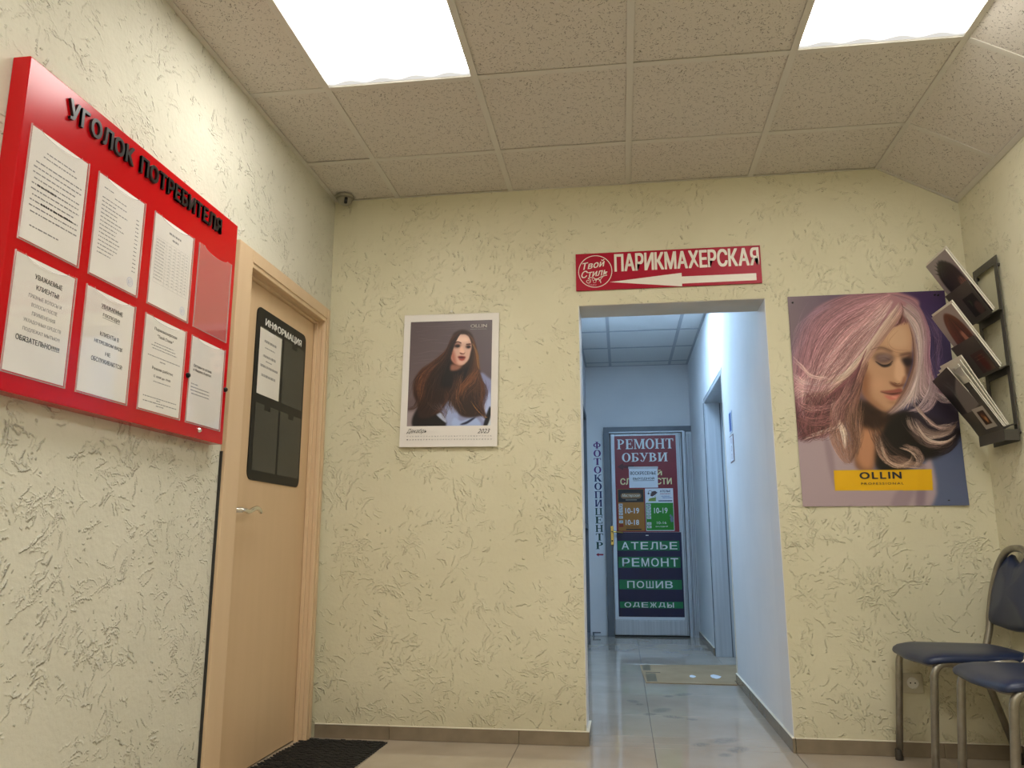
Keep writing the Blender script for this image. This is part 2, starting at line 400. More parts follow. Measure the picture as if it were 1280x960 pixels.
m_blue = noise_color(mat('blue_leatherette', rough=.36, spec=.5), (.010, .020, .060), (.014, .026, .075), 6, 3, bump=.12, bscale=140, bdist=.0008)
m_white_plastic = mat('white_plastic', (.72, .70, .62), .4)
m_rack = noise_color(mat('rack_metal', rough=.45, metal=.3), (.075, .07, .06), (.095, .09, .078), 6)
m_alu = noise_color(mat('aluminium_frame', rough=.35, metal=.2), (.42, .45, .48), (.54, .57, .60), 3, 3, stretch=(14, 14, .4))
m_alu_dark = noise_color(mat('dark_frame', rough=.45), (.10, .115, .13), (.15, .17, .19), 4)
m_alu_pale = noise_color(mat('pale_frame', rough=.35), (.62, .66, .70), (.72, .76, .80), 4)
m_card = noise_color(mat('cardboard', rough=.85), (.31, .21, .11), (.39, .275, .155), 5, 5, bump=.2, bscale=30)
m_brass = mat('brass', (.72, .52, .16), .25, 1.)
def transp_mat(name, tint=(1,1,1), gl=1., rough=.06, body=None, bw=0.):
    m = bpy.data.materials.new(name); m.use_nodes = True; t = m.node_tree; t.nodes.clear(); N = t.nodes.new; L = t.links.new
    o = N('ShaderNodeOutputMaterial'); tr = N('ShaderNodeBsdfTransparent'); tr.inputs[0].default_value = (*tint, 1)
    g = N('ShaderNodeBsdfGlossy'); g.inputs['Roughness'].default_value = rough; g.inputs[0].default_value = (1, 1, 1, 1)
    lw = N('ShaderNodeLayerWeight'); lw.inputs[0].default_value = .5; pw = N('ShaderNodeMath'); pw.operation = 'POWER'; pw.inputs[1].default_value = 4; L(lw.outputs['Facing'], pw.inputs[0])
    fr = N('ShaderNodeMath'); fr.operation = 'MULTIPLY_ADD'; fr.inputs[1].default_value = .55*gl; fr.inputs[2].default_value = .035*gl; L(pw.outputs[0], fr.inputs[0])
    mx = N('ShaderNodeMixShader'); L(fr.outputs[0], mx.inputs[0]); L(g.outputs[0], mx.inputs[2])
    if body:
        df = N('ShaderNodeBsdfDiffuse'); df.inputs[0].default_value = (*body, 1); m1 = N('ShaderNodeMixShader'); m1.inputs[0].default_value = bw
        L(tr.outputs[0], m1.inputs[1]); L(df.outputs[0], m1.inputs[2]); L(m1.outputs[0], mx.inputs[1])
    else: L(tr.outputs[0], mx.inputs[1])
    L(mx.outputs[0], o.inputs[0]); return m
m_pocket = transp_mat('clear_pocket')
m_pocket_rim = transp_mat('pocket_edge', body=(.8, .72, .7), bw=.35)
m_pocket_grey = transp_mat('smoked_pocket', body=(.20, .20, .17), bw=.10, gl=.25)
m_glass = transp_mat('glass', (.75, .85, .9))

def emit_panel(name, color, strength, edge=.05):
    """LED diffuser: the plate dims in a scalloped band where the rows of diodes end"""
    m = bpy.data.materials.new(name); m.use_nodes = True; t = m.node_tree; t.nodes.clear(); N = t.nodes.new; L = t.links.new
    o = N('ShaderNodeOutputMaterial'); e = N('ShaderNodeEmission'); e.inputs[0].default_value = (*color, 1)
    uv = N('ShaderNodeTexCoord'); sp = N('ShaderNodeSeparateXYZ'); L(uv.outputs['UV'], sp.inputs[0])
    def ed(ax, other):
        a = N('ShaderNodeMath'); a.operation = 'PINGPONG'; a.inputs[1].default_value = .5; L(sp.outputs[ax], a.inputs[0])
        s = N('ShaderNodeMath'); s.operation = 'SINE'; k = N('ShaderNodeMath'); k.operation = 'MULTIPLY'; k.inputs[1].default_value = 2*math.pi*4.5
        L(sp.outputs[other], k.inputs[0]); L(k.outputs[0], s.inputs[0])
        q = N('ShaderNodeMath'); q.operation = 'MULTIPLY_ADD'; q.inputs[1].default_value = .014; L(s.outputs[0], q.inputs[0]); L(a.outputs[0], q.inputs[2]); return q
    mn = ed('Y', 'X')
    mr = N('ShaderNodeMapRange'); mr.interpolation_type = 'SMOOTHSTEP'; mr.inputs['From Min'].default_value = .045; mr.inputs['From Max'].default_value = .13
    mr.inputs['To Min'].default_value = edge*strength; mr.inputs['To Max'].default_value = strength
    L(mn.outputs[0], mr.inputs['Value']); L(mr.outputs[0], e.inputs['Strength']); L(e.outputs[0], o.inputs[0]); return m
m_emit = emit_panel('led_diffuser', PANEL_COLOR, PANEL_STRENGTH, .045)
m_emit_c = emit_panel('led_diffuser_cool', CORRIDOR_COLOR, CORRIDOR_STRENGTH, .075)

# ------------------------------------------------------------------ setting: walls
def wall_faces(name, rects, to3d, thick, nvec, m, uvs=1/2.8):
    """rects in wall plane; each made a slab, front face on the plane, UV in metres"""
    bm = bmesh.new(); uvl = bm.loops.layers.uv.new('UVMap')
    for (a0, a1, b0, b1) in rects:
        f = [bm.verts.new(to3d(a, b)) for a, b in ((a0, b0), (a1, b0), (a1, b1), (a0, b1))]
        k = [bm.verts.new(v.co+nvec*thick) for v in f]
        fs = [bm.faces.new(f), bm.faces.new(k[::-1])]+[bm.faces.new((f[i], k[i], k[(i+1) % 4], f[(i+1) % 4])) for i in range(4)]
        pts = [(a0, b0), (a1, b0), (a1, b1), (a0, b1)]
        for fc in fs:
            for lp in fc.loops:
                i = (f.index(lp.vert) if lp.vert in f else k.index(lp.vert)); lp[uvl].uv = (pts[i][0]*uvs, pts[i][1]*uvs)
    bmesh.ops.recalc_face_normals(bm, faces=bm.faces)
    return struct(name, bm, m)
DY0, DY1, DZ = -.915, -.11, 1.975        # door hole in the left wall
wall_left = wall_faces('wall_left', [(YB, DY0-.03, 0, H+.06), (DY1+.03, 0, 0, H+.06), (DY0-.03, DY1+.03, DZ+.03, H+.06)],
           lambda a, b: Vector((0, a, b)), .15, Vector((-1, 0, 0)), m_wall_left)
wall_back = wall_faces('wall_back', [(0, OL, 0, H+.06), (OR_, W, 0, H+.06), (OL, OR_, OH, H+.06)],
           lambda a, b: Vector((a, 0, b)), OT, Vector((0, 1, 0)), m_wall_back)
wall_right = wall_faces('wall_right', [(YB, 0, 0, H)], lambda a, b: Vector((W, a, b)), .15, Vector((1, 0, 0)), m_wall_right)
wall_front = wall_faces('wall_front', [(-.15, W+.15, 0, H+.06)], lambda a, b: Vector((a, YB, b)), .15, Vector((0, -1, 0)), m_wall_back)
# painted inside faces of the opening (thin coats of white filler)
bm = bmesh.new(); add_box(bm, OL-.001, OL+.003, .002, OT, 0, OH+.001); struct('trim_1', bm, m_white_wall)
bm = bmesh.new(); add_box(bm, OR_-.003, OR_+.001, .002, OT, 0, OH+.001); struct('trim_2', bm, m_white_wall)
bm = bmesh.new(); add_box(bm, OL, OR_, .002, OT+.001, OH-.003, OH+.001); struct('trim_3', bm, m_soffit)
# corridor
RY0, RY1, RZ = 1.735, 3.0, 2.075
struct('wall_corridor_far', box(CL-.1, CR+.5, D, D+.12, 0, HD+.05), m_white_wall)
bm = bmesh.new(); add_box(bm, CR, CR+.25, OT-.01, RY0, 0, HD+.05); add_box(bm, CR, CR+.25, RY1, D, 0, HD+.05); add_box(bm, CR, CR+.25, RY0, RY1, RZ, HD+.05)
wcr = struct('wall_corridor_right', bm, m_white_wall)
bm = bmesh.new(); add_box(bm, CL-.12, CL, OT-.01, 3.30, 0, HD+.05); add_box(bm, CL-.12, CL, 3.30, 4.16, 2.15, HD+.05); add_box(bm, CL-.12, CL, 4.16, D, 0, HD+.05)
struct('wall_corridor_left', bm, m_white_wall)
struct('wall_corridor_near', box(CL, OL, OT, OT+.02, 0, HD+.05), m_white_wall)

# ------------------------------------------------------------------ ceilings
def tile_mesh(w, d, th=.012, bev=.002):
    bm = bmesh.new(); add_box(bm, 0, w, 0, d, 0, th, bev); uvl = bm.loops.layers.uv.new('UVMap')
    for f in bm.faces:
        for lp in f.loops: lp[uvl].uv = (lp.vert.co.x/.6, lp.vert.co.y/.6)
    return bm
_tc = {}
def place_tile(parent, w, d, M, material, name='ceiling_tile', flip=False):
    key = (round(w, 4), round(d, 4), material.name)
    if key not in _tc:
        bm = tile_mesh(w, d); me = bpy.data.meshes.new(name); bm.to_mesh(me); bm.free(); me.materials.append(material); _tc[key] = me
    o = bpy.data.objects.new(name, _tc[key]); link(o); o.parent = parent
    o.matrix_local = Matrix.Translation(-ROOT[parent.name]) @ M
    return o
ceil = struct('ceiling', box(-.15, W+.15, YB-.15, .0, H+.06, H+.10), m_dark)
rows = [0.0]+[-GD-.6*k for k in range(9)]; rows = [y for y in rows if y > YB]+[YB]
cols = [0.0]+[G0+.6*k for k in range(5)]
LIGHTS = {(1, 2), (4, 2), (1, 5), (4, 5), (1, 7), (4, 7)}     # (column, row) cells carrying panels; all after the first pair unseen, added for light
gap = .004
for j in range(len(rows)-1):
    y1, y0 = rows[j], rows[j+1]
    for i in range(len(cols)-1):
        if (i, j) in LIGHTS: continue
        x0, x1 = cols[i], cols[i+1]
        jx, jy = random.uniform(-.0025, .0025), random.uniform(-.0025, .0025)
        M = Matrix.Translation((x0+gap+jx, y0+gap+jy, H+.001+random.uniform(0, .0025))) @ Matrix.Rotation(random.uniform(-.003, .003), 4, 'Y') @ Matrix.Rotation(random.uniform(-.004, .004), 4, 'X')
        place_tile(ceil, x1-x0-2*gap, y1-y0-2*gap, M, m_tile)
    # slanted strip
    L = math.hypot(W-FX, H-HS); ang = math.atan2(H-HS, W-FX)
    M = Matrix.Translation((FX, y0+gap, H+.001)) @ Matrix.Rotation(ang, 4, 'Y') @ Matrix.Translation((gap*2, 0, 0))
    place_tile(ceil, L-3*gap, y1-y0-2*gap, M, m_tile)
def rail(parent, x0, x1, y0, y1, z, m, w=.027, name='ceiling_rail', low=.0035):
    bm = bmesh.new()
    if abs(x1-x0) < 1e-6: add_box(bm, x0-w/2, x0+w/2, y0, y1, z-low, z+.0005, .0006); add_box(bm, x0-.002, x0+.002, y0, y1, z, z+.03)
    else: add_box(bm, x0, x1, y0-w/2, y0+w/2, z-low, z+.0005, .0006); add_box(bm, x0, x1, y0-.002, y0+.002, z, z+.03)
    return obj(name, bm, m, parent)
for i in range(1, 5): rail(ceil, cols[i], cols[i], YB, -.001, H, m_rail)
rail(ceil, FX, FX, YB, -.001, H, m_rail, w=.03)
for y in rows[1:-1]:
    for i in range(len(cols)-1): rail(ceil, cols[i]+(.012 if i else 0), cols[i+1]-.012, y, y, H-.0002, m_rail, low=.003)
    M = Matrix.Translation((FX, y, H)) @ Matrix.Rotation(ang, 4, 'Y')
    bm = bmesh.new(); add_box(bm, .012, L-.004, -.012, .012, -.003, .0005, M=M); obj('ceiling_rail', bm, m_rail, ceil)
# wall angles around the edge
obj('edge_rail', box(.0, .022, YB, 0, H-.004, H+.0, .0006), m_rail, ceil)
obj('edge_rail', box(.0, FX, -.008, 0, H-.003, H+.0), m_rail, ceil)
Ms = Matrix.Translation((FX, 0, H)) @ Matrix.Rotation(ang, 4, 'Y')
bm = bmesh.new(); add_box(bm, L-.026, L, YB, -.001, -.006, .0, .0006, M=Ms); obj('edge_rail', bm, m_rail, ceil)
bm = bmesh.new(); add_box(bm, 0, L, -.014, 0, -.006, .0, .0006, M=Ms); obj('edge_rail', bm, m_rail, ceil)

def panel(x0, x1, y0, y1, z, label, m, group):
    r = empty('ceiling_light', ((x0+x1)/2, (y0+y1)/2, z), label, 'ceiling light', group)
    a, fr = .014, .006
    bm = bmesh.new()
    for bx in ((x0+a-fr, x1-a+fr, y0+a-fr, y0+a), (x0+a-fr, x1-a+fr, y1-a, y1-a+fr), (x0+a-fr, x0+a, y0+a, y1-a), (x1-a, x1-a+fr, y0+a, y1-a)): add_box(bm, *bx, z+.0008, z+.012)
    obj('frame', bm, m_white_plastic, r)
    bm = bmesh.new(); uvl = bm.loops.layers.uv.new('UVMap'); add_box(bm, x0+a, x1-a, y0+a, y1-a, z+.004, z+.010)
    for f in bm.faces:
        for lp in f.loops: lp[uvl].uv = ((lp.vert.co.x-x0)/(x1-x0), (lp.vert.co.y-y0)/(y1-y0))
    obj('diffuser', bm, m, r)
    return r
for (i, j) in sorted(LIGHTS):
    lab = {(1, 2): 'square glowing white ceiling panel on the left, nearest the red board',
           (4, 2): 'square glowing white ceiling panel on the right, beside the slanted strip'}.get((i, j),
           'unseen white ceiling panel added %s the viewer, %s side' % ('straight above' if j == 5 else 'well behind', 'left' if i == 1 else 'right'))
    panel(cols[i], cols[i+1], rows[j+1], rows[j], H, lab, m_emit, 'square white ceiling panels')
# corridor ceiling
CG = 1.3917
ceil_c = struct('ceiling_corridor', box(CL-.1, CR+.1, OT, D+.1, HD+.06, HD+.10), m_dark)
crow = [D, D-.19]+[D-.19-.6*k for k in range(1, 7)]; crow = [y for y in crow if y > OT+.02]+[OT+.02]
ccol = [CL, CG, CG+.6, CR]
for j in range(len(crow)-1):
    for i in range(3):
        if i == 1 and j == 4: continue
        w_, d_ = ccol[i+1]-ccol[i]-.006, crow[j]-crow[j+1]-.006
        place_tile(ceil_c, w_, d_, Matrix.Translation((ccol[i]+.003, crow[j+1]+.003, HD+random.uniform(0, .002))), m_tile_c)
for x in ccol[1:3]: rail(ceil_c, x, x, OT+.02, D, HD, m_rail_c)
for y in crow[1:-1]: rail(ceil_c, CL, CR, y, y, HD-.0002, m_rail_c, low=.003)
obj('edge_rail', box(CR-.02, CR, OT+.02, D, HD-.004, HD), m_rail_c, ceil_c)
obj('edge_rail', box(CL, CL+.02, OT+.02, D, HD-.004, HD), m_rail_c, ceil_c)
obj('edge_rail', box(CL, CR, D-.015, D, HD-.004, HD), m_rail_c, ceil_c)
panel(ccol[1], ccol[2], crow[5], crow[4], HD, 'bluish white ceiling panel in the corridor, just past the opening', m_emit_c, None)

# ------------------------------------------------------------------ floor
floor = struct('floor', box(-.3, W+.2, YB-.15, D+.3, -.05, -.004), m_grout)
xs = [-.82+.6*k for k in range(0, 8)]; ys = [.08+.6*k for k in range(-9, 8)]
def floor_tile(x0, x1, y0, y1):
    if x1-x0 < .02 or y1-y0 < .02: return
    obj('floor_tile', box(x0+.0012, x1-.0012, y0+.0012, y1-.0012, -.012, 0, .0008), m_floor, floor)
OFFX = .98-.6*3
xs = [OFFX+.6*k for k in range(0, 9)]
for x0 in xs:
    for y0 in ys:
        for (bx0, bx1, by0, by1) in ((-.12, W, YB, 0), (OL, OR_, 0, OT), (CL, CR+.25, OT, D)):
            floor_tile(max(x0, bx0), min(x0+.6, bx1), max(y0, by0), min(y0+.6, by1))

# ------------------------------------------------------------------ skirting
BBH = .0585
def skirting(name, segs, thick, axis, wall, sign):
    """segs: list of (a0,a1) tiles; axis 'x' runs along X at y=wall, 'y' along Y at x=wall"""
    bm = bmesh.new()
    for a0, a1 in ((min(s[0] for s in segs), max(s[1] for s in segs)),):
        if axis == 'x': add_box(bm, a0, a1, wall, wall+sign*(thick+.001), BBH, BBH+.004, .001)
        else: add_box(bm, wall, wall+sign*(thick+.001), a0, a1, BBH, BBH+.004, .001)
    root = struct(name, bm, m_caulk)
    for a0, a1 in segs:
        if axis == 'x': b = box(a0+.0008, a1-.0008, wall, wall+sign*thick, 0.0005, BBH, .0012)
        else: b = box(wall, wall+sign*thick, a0+.0008, a1-.0008, 0.0005, BBH, .0012)
        obj('skirting_tile', b, m_skirt, root)
def cuts(a0, a1, off, step=.6):
    out = []; k = math.floor((a0-off)/step)
    p = a0
    while p < a1-1e-6:
        k += 1; q = min(off+step*k, a1)
        if q-p > .01: out.append((p, q))
        p = max(q, p)
    return out
skirting('baseboard_back', cuts(.02, OL+.011, .38), .011, 'x', 0, -1)
skirting('baseboard_back_right', cuts(OR_-.0, W, .38), .011, 'x', 0, -1)
skirting('baseboard_opening', [(-.011, OT+.005)], .011, 'y', OL+.003, 1)
skirting('baseboard_corridor_right', cuts(-.011, RY0, .5), .011, 'y', CR, -1)
skirting('baseboard_corridor_far', cuts(RY1, D, .5), .011, 'y', CR, -1)
skirting('baseboard_right', cuts(YB, -.012, -.2), .011, 'y', W, -1)
skirting('baseboard_left', cuts(YB, DY0-.13, -.2), .011, 'y', 0, 1)

# ------------------------------------------------------------------ door in the left wall
d1 = struct('door_1', box(-.03-.04, -.035, DY0+.004, DY1-.004, .012, DZ-.004, .0015), m_door)
def casing(y0, y1, z0, z1, name='casing'):
    bm = bmesh.new(); add_box(bm, .001, .022, y0, y1, z0, z1, .003, 2); return obj(name, bm, m_casing, d1)
CO = .115
obj('shadow_line_strip', box(.0005, .010, DY0-CO-.005, DY0-CO, 0, 1.22), m_dark, d1)  # dark strip put in for the shadow line beside the casing
casing(DY0-CO, DY0+.0, .0, DZ+.075); casing(DY1, -.052, .0, DZ+.075); casing(DY0, DY1, DZ, DZ+.075, 'head_casing')
# frame lining with a stop, and a rounded bead on the casing
for nm, bx in (('door_frame', (DY0-.03, DY0, 0, DZ+.03)), ('door_frame', (DY1, DY1+.03, 0, DZ+.03)), ('head_frame', (DY0, DY1, DZ, DZ+.03))):
    bm = bmesh.new(); add_box(bm, -.15, .001, *bx); obj(nm, bm, m_casing, d1)
bm = bmesh.new(); add_box(bm, -.034, -.016, DY1-.012, DY1, 0, DZ, .002); obj('door_stop', bm, m_casing, d1)
bm = bmesh.new(); add_box(bm, -.034, -.016, DY0, DY0+.012, 0, DZ, .002); obj('door_stop', bm, m_casing, d1)
bm = bmesh.new(); add_box(bm, -.034, -.016, DY0+.012, DY1-.012, DZ-.012, DZ, .002); obj('door_stop', bm, m_casing, d1)
obj('casing_bead', box(.022, .027, DY1+.018, DY1+.026, 0, DZ+.06, .002), m_casing, d1)
obj('casing_bead', box(.022, .027, DY0, DY1+.02, DZ+.018, DZ+.026, .002), m_casing, d1)
obj('threshold', box(-.15, .0, DY0, DY1, -.004, .006, .002), m_floor, d1)
HY, HZ = -.845, 1.012
bm = bmesh.new(); add_lathe(bm, [(.0, 0), (.026, 0), (.026, .006), (.022, .009), (.011, .010), (.010, .045), (0, .045)], M_left(-.035) @ Matrix.Translation((HY, HZ, 0)))
hr = obj('handle_rose', bm, m_chrome, d1, True)
pth = catmull([(.008, HY, HZ), (.012, HY+.02, HZ), (.013, HY+.05, HZ-.004), (.013, HY+.085, HZ+.006), (.012, HY+.12, HZ+.012), (.010, HY+.15, HZ+.006), (.008, HY+.165, HZ-.004)], 6)
obj('door_handle', tube(pth, .009, rs=[.010-.003*abs(2*i/(len(pth)-1)-1)**2 for i in range(len(pth))]), m_chrome, d1, True)
bm = bmesh.new(); add_lathe(bm, [(0, 0), (.02, 0), (.02, .004), (.0, .005)], M_left(-.035) @ Matrix.Translation((HY, HZ-.09, 0)), 20)
obj('keyhole_rose', bm, m_casing, d1)

# ------------------------------------------------------------------ generic printed paper
def word_lines(bm, M, x0, x1, lines, h, seedv=0, ragged=.15, depth=.00015):
    """rows of word-sized marks: print too small to read"""
    rg = random.Random(seedv)
    for (z, a, b) in lines:
        x = x0+(x1-x0)*a; xe = x0+(x1-x0)*b
        while x < xe-.002:
            w = min(rg.uniform(.004, .017), xe-x)
            add_prism(bm, [(x, z), (x+w, z), (x+w, z+h*rg.uniform(.75, 1)), (x, z+h)], M, depth)
            x += w+.0028
# ------------------------------------------------------------------ red notice board
BX = .05
brd = empty('notice_board', (0, -1.65, 1.235), 'large red glossy notice board with black raised letters on left wall', 'notice board')
bm = bmesh.new(); add_box(bm, .0015, BX, -2.196, -1.112, 1.233, 2.068, .0025, 2); obj('board_panel', bm, m_red, brd)
title = 'УГОЛОК ПОТРЕБИТЕЛЯ'
# each raised letter is a piece of its own
def letter_row(s, M, x0, x1, y0, y1, depth, m, parent, bold=.02, name='letter', gapf=.10):
    ws = []
    for ch in s:
        if ch == ' ': ws.append(.34); continue
        me = text_mesh(ch, bold); xs_ = [v.co.x for v in me.vertices]; ws.append(max(xs_)-min(xs_)); bpy.data.meshes.remove(me)
    tot = sum(ws)+gapf*(len(s)-1); k = (x1-x0)/tot; x = x0
    for ch, w in zip(s, ws):
        if ch != ' ':
            dz = (y1-y0)*.0
            bm = bmesh.new(); add_text(bm, ch, M, x, x+w*k, y0-(.2*(y1-y0) if ch in 'ЦЩ' else 0), y1, depth, bold); obj(name, bm, m, parent)
        x += (w+gapf)*k
letter_row(title, M_left(BX), -2.055, -1.243, 1.982, 2.037, .008, m_letter, brd, .03)
PY = [(-2.163, -1.953), (-1.906, -1.692), (-1.636, -1.402), (-1.370, -1.143)]
PZ = [(1.604, 1.902), (1.278, 1.574)]
PY = [(-2.166, -1.952), (-1.908, -1.690), (-1.636, -1.408), (-1.370, -1.145)]
def pocket_outline(y0, y1, z0, z1, nd=.016, nw=.36):
    ym = (y0+y1)/2; w = (y1-y0)*nw/1
    pts = [(y0, z0), (y1, z0), (y1, z1)]
    for k in range(13):
        a = math.pi*k/12; pts.append((ym+w*math.cos(a), z1-nd*math.sin(a)))
    pts.append((y0, z1)); return pts
for r_, (z0, z1) in enumerate(PZ):
    for c_, (y0, y1) in enumerate(PY):
        o = pocket_outline(y0, y1, z0, z1)
        pk = obj('pocket', prism(o, M_left(BX+.0028), .0012), m_pocket if (r_, c_) != (0, 3) else transp_mat('hazy_pocket', body=(.75, .35, .35), bw=.16), brd)
        bm = bmesh.new(); e = .0022
        for q in ((y0-e, y0, z0-e, z1), (y1, y1+e, z0-e, z1), (y0, y1, z0-e, z0)): add_box(bm, BX, BX+.0042, *q, .0004)
        top = o[3:-1]
        add_tube(bm, [M_left(BX+.0036) @ Vector((p[0], p[1], 0)) for p in top], .0007, 5)
        obj('pocket_rim', bm, m_pocket_rim, brd)
for (y, z) in ((-1.282, 1.262), (-1.378, 1.432), (-1.124, 1.432)):
    bm = bmesh.new(); add_lathe(bm, [(0, 0), (.009, 0), (.009, .004), (.006, .009), (0, .010)], M_left(BX) @ Matrix.Translation((y, z, 0)), 14)
    obj('lock' if z < 1.3 else 'fixing_cap', bm, m_chrome if z < 1.3 else m_black, brd)
PLN = M_left(BX+.0016)
def sheet(y0, y1, z0, z1, label, parent=None, m=m_paper, M=None, name='notice_sheet', cat='paper sheet', th=.0006, tilt=0):
    M = (M or M_left(BX+.0009))
    bm = bmesh.new(); add_prism(bm, [(y0, z0), (y1, z0), (y1, z1), (y0, z1)], M, th)
    o = obj(name, bm, m); return tag(o, label, cat)
def printed(par, fn, m=m_ink):
    bm = bmesh.new(); fn(bm)
    if bm.verts: return obj('printed_text', bm, m, par)
e = .004
def T(bm, s, cy, z, h, w=None, bold=.0, M=PLN, shear=0):
    add_text(bm, s, M, cy if w is None else cy-w/2, None if w is None else cy+w/2, z, z+h, .0002, bold, shear)
# top row
(y0, y1), (z0, z1) = PY[0], PZ[0]; c = (y0+y1)/2
s = sheet(y0+e, y1-e, z0+e, z1-.003, 'white notice sheet with a long centred paragraph, top left pocket of red board')
L0 = [(z1-.052, .25, .80), (z1-.066, .2, .85)]+[(z1-.088-.0145*k, .05+.03*(k % 3 == 0), .97-.1*(k % 4 == 2)) for k in range(10)]+[(z1-.255, .1, .65)]
printed(s, lambda bm: word_lines(bm, PLN, y0+.012, y1-.012, L0, .0035, 1), m_ink_grey)
printed(s, lambda bm: word_lines(bm, PLN, y0+.012, y1-.012, [(z1-.147, .15, .5), (z1-.190, .25, .85)], .0055, 12), m_ink)
(y0, y1) = PY[1]; c = (y0+y1)/2
s = sheet(y0+e, y1-e, z0+e, z1-.003, 'white price list sheet with round stamp, second pocket in the top row of red board')
L1 = [(z1-.036, .08, .30), (z1-.050, .33, .62)]+[(z1-.066-.0115*k, .06, .35+.33*random.Random(k).random()) for k in range(15)]
printed(s, lambda bm: word_lines(bm, PLN, y0+.012, y1-.012, L1, .003, 2), m_ink_grey)
printed(s, lambda bm: word_lines(bm, PLN, y0+.012, y1-.012, [(z1-.070-.0123*k, .88, .96) for k in range(14)], .003, 5), m_ink_grey)
def ring(bm, M, cx, cy, r, t=.0012, n=28, sq=1.0, depth=.0002):
    for k in range(n):
        a0, a1 = 2*math.pi*k/n, 2*math.pi*(k+1)/n
        add_prism(bm, [(cx+(r-t)*math.cos(a0)*sq, cy+(r-t)*math.sin(a0)), (cx+r*math.cos(a0)*sq, cy+r*math.sin(a0)), (cx+r*math.cos(a1)*sq, cy+r*math.sin(a1)), (cx+(r-t)*math.cos(a1)*sq, cy+(r-t)*math.sin(a1))], M, depth)
def stamp(bm, cx, cy, r=.014):
    ring(bm, PLN, cx, cy, r, .0012); ring(bm, PLN, cx, cy, r*.6, .0009); word_lines(bm, PLN, cx-r*.5, cx+r*.5, [(cy-.004+.005*k, 0, 1) for k in range(2)], .002, 9)
bm = bmesh.new(); stamp(bm, y1-.038, z0+.035); obj('round_stamp', bm, m_stamp, s)
(y0, y1) = PY[2]; c = (y0+y1)/2
s = sheet(y0+e, y1-e, z0+e, z1-.003, 'white sheet with faint grid and stamp, third pocket, top row of red board')
printed(s, lambda bm: word_lines(bm, PLN, c-.03, c+.04, [(z1-.043, 0, 1), (z1-.06, .3, .8)], .0065, 6), m_ink_grey)
def grid_(bm):
    for k in range(15): add_box(bm, BX+.0016, BX+.00175, y0+.018, y1-.018, z1-.075-.0105*k, z1-.0744-.0105*k)
    for k in range(7): 
        x = y0+.018+(y1-y0-.036)*(0 if k == 0 else .3+.7*(k-1)/5); add_box(bm, BX+.0016, BX+.00175, x-.0003, x+.0003, z1-.222, z1-.075)
    word_lines(bm, PLN, y0+.02, y1-.02, [(z1-.084-.0105*k, 0, .25) for k in range(13)], .003, 4)
    for q in (.4, .54, .68, .82, .94): word_lines(bm, PLN, y0+.02, y1-.02, [(z1-.084-.0105*k, q-.02, q+.02) for k in range(13)], .0025, 4)
printed(s, grid_, m_ink_faint)
bm = bmesh.new(); stamp(bm, y1-.035, z0+.03); obj('round_stamp', bm, m_stamp, s)
# bottom row
(y0, y1), (z0, z1) = PY[0], PZ[1]; c = (y0+y1)/2
s = sheet(y0+e, y1-e, z0+e, z1-.003, 'white notice reading УВАЖАЕМЫЕ КЛИЕНТЫ, bottom left pocket of red board')
printed(s, lambda bm: [T(bm, t, c+dx, z1-dz, h, w, b) for t, dx, dz, h, w, b in (('УВАЖАЕМЫЕ', .012, .050, .0125, .097, .018), ('КЛИЕНТЫ!', .012, .076, .0125, .080, .018),
   ('ОБЯЗАТЕЛЬНО!!!!!!!', 0.0, .212, .0135, .150, .018))])
printed(s, lambda bm: [T(bm, t, c+dx, z1-dz, h, w, b) for t, dx, dz, h, w, b in (('ГРЯЗНЫЕ ВОЛОСЫ И', .008, .100, .0095, .115, 0), ('ВОЛОСЫ ПОСЛЕ', .008, .121, .0095, .090, 0),
   ('ПРИМЕНЕНИЯ', .008, .142, .0095, .080, 0), ('УКЛАДОЧНЫХ СРЕДСТВ', .008, .164, .0105, .130, 0), ('ПОДЛЕЖАТ МЫТЬЮ!!!', .008, .186, .0105, .128, 0))], m_ink_grey)
(y0, y1) = PY[1]; c = (y0+y1)/2
s = sheet(y0+e, y1-e, z0+e, z1-.003, 'white notice reading УВАЖАЕМЫЕ ГОСПОДА, second pocket in the bottom row of red board')
printed(s, lambda bm: [T(bm, t, c+.006, z1-dz, h, w, b) for t, dz, h, w, b in (('УВАЖАЕМЫЕ', .046, .011, .095, .018), ('ГОСПОДА!', .071, .011, .075, .018), ('КЛИЕНТЫ В', .125, .0115, .083, .01), ('НЕТРЕЗВОМ ВИДЕ', .150, .0115, .125, .01), ('НЕ', .176, .0105, .022, .01), ('ОБСЛУЖИВАЮТСЯ!', .200, .0125, .136, .01))]
   + [add_box(bm, BX+.0016, BX+.0018, c-.042, c+.054, z1-.0485, z1-.0475), add_box(bm, BX+.0016, BX+.0018, c-.032, c+.044, z1-.0735, z1-.0725)])
(y0, y1) = PY[2]; c = (y0+y1)/2
s = sheet(y0+e, y1-e, z0+e, z1-.003, 'white sheet with opening hours Режим работы, third pocket in the bottom row of red board')
printed(s, lambda bm: [T(bm, t, c+.0, z1-dz, h, w, b) for t, dz, h, w, b in (('Парикмахерская', .044, .0125, .125, .008), ('"Твой Стиль"', .062, .0105, .088, .008), ('Режим работы:', .166, .0115, .115, .012), ('С 10:00 до 19:00', .188, .009, .092, .006))])
printed(s, lambda bm: word_lines(bm, PLN, y0+.012, y1-.012, [(z1-.201, .28, .74), (z1-.082, .22, .75), (z1-.091, .15, .8), (z1-.100, .18, .85), (z1-.125, .08, .95), (z1-.136, .4, .55), (z1-.252, .05, .95), (z1-.259, .4, .5), (z1-.267, .06, .97), (z1-.275, .4, .6)], .003, 8), m_ink_grey)
(y0, y1) = PY[3]; c = (y0+y1)/2
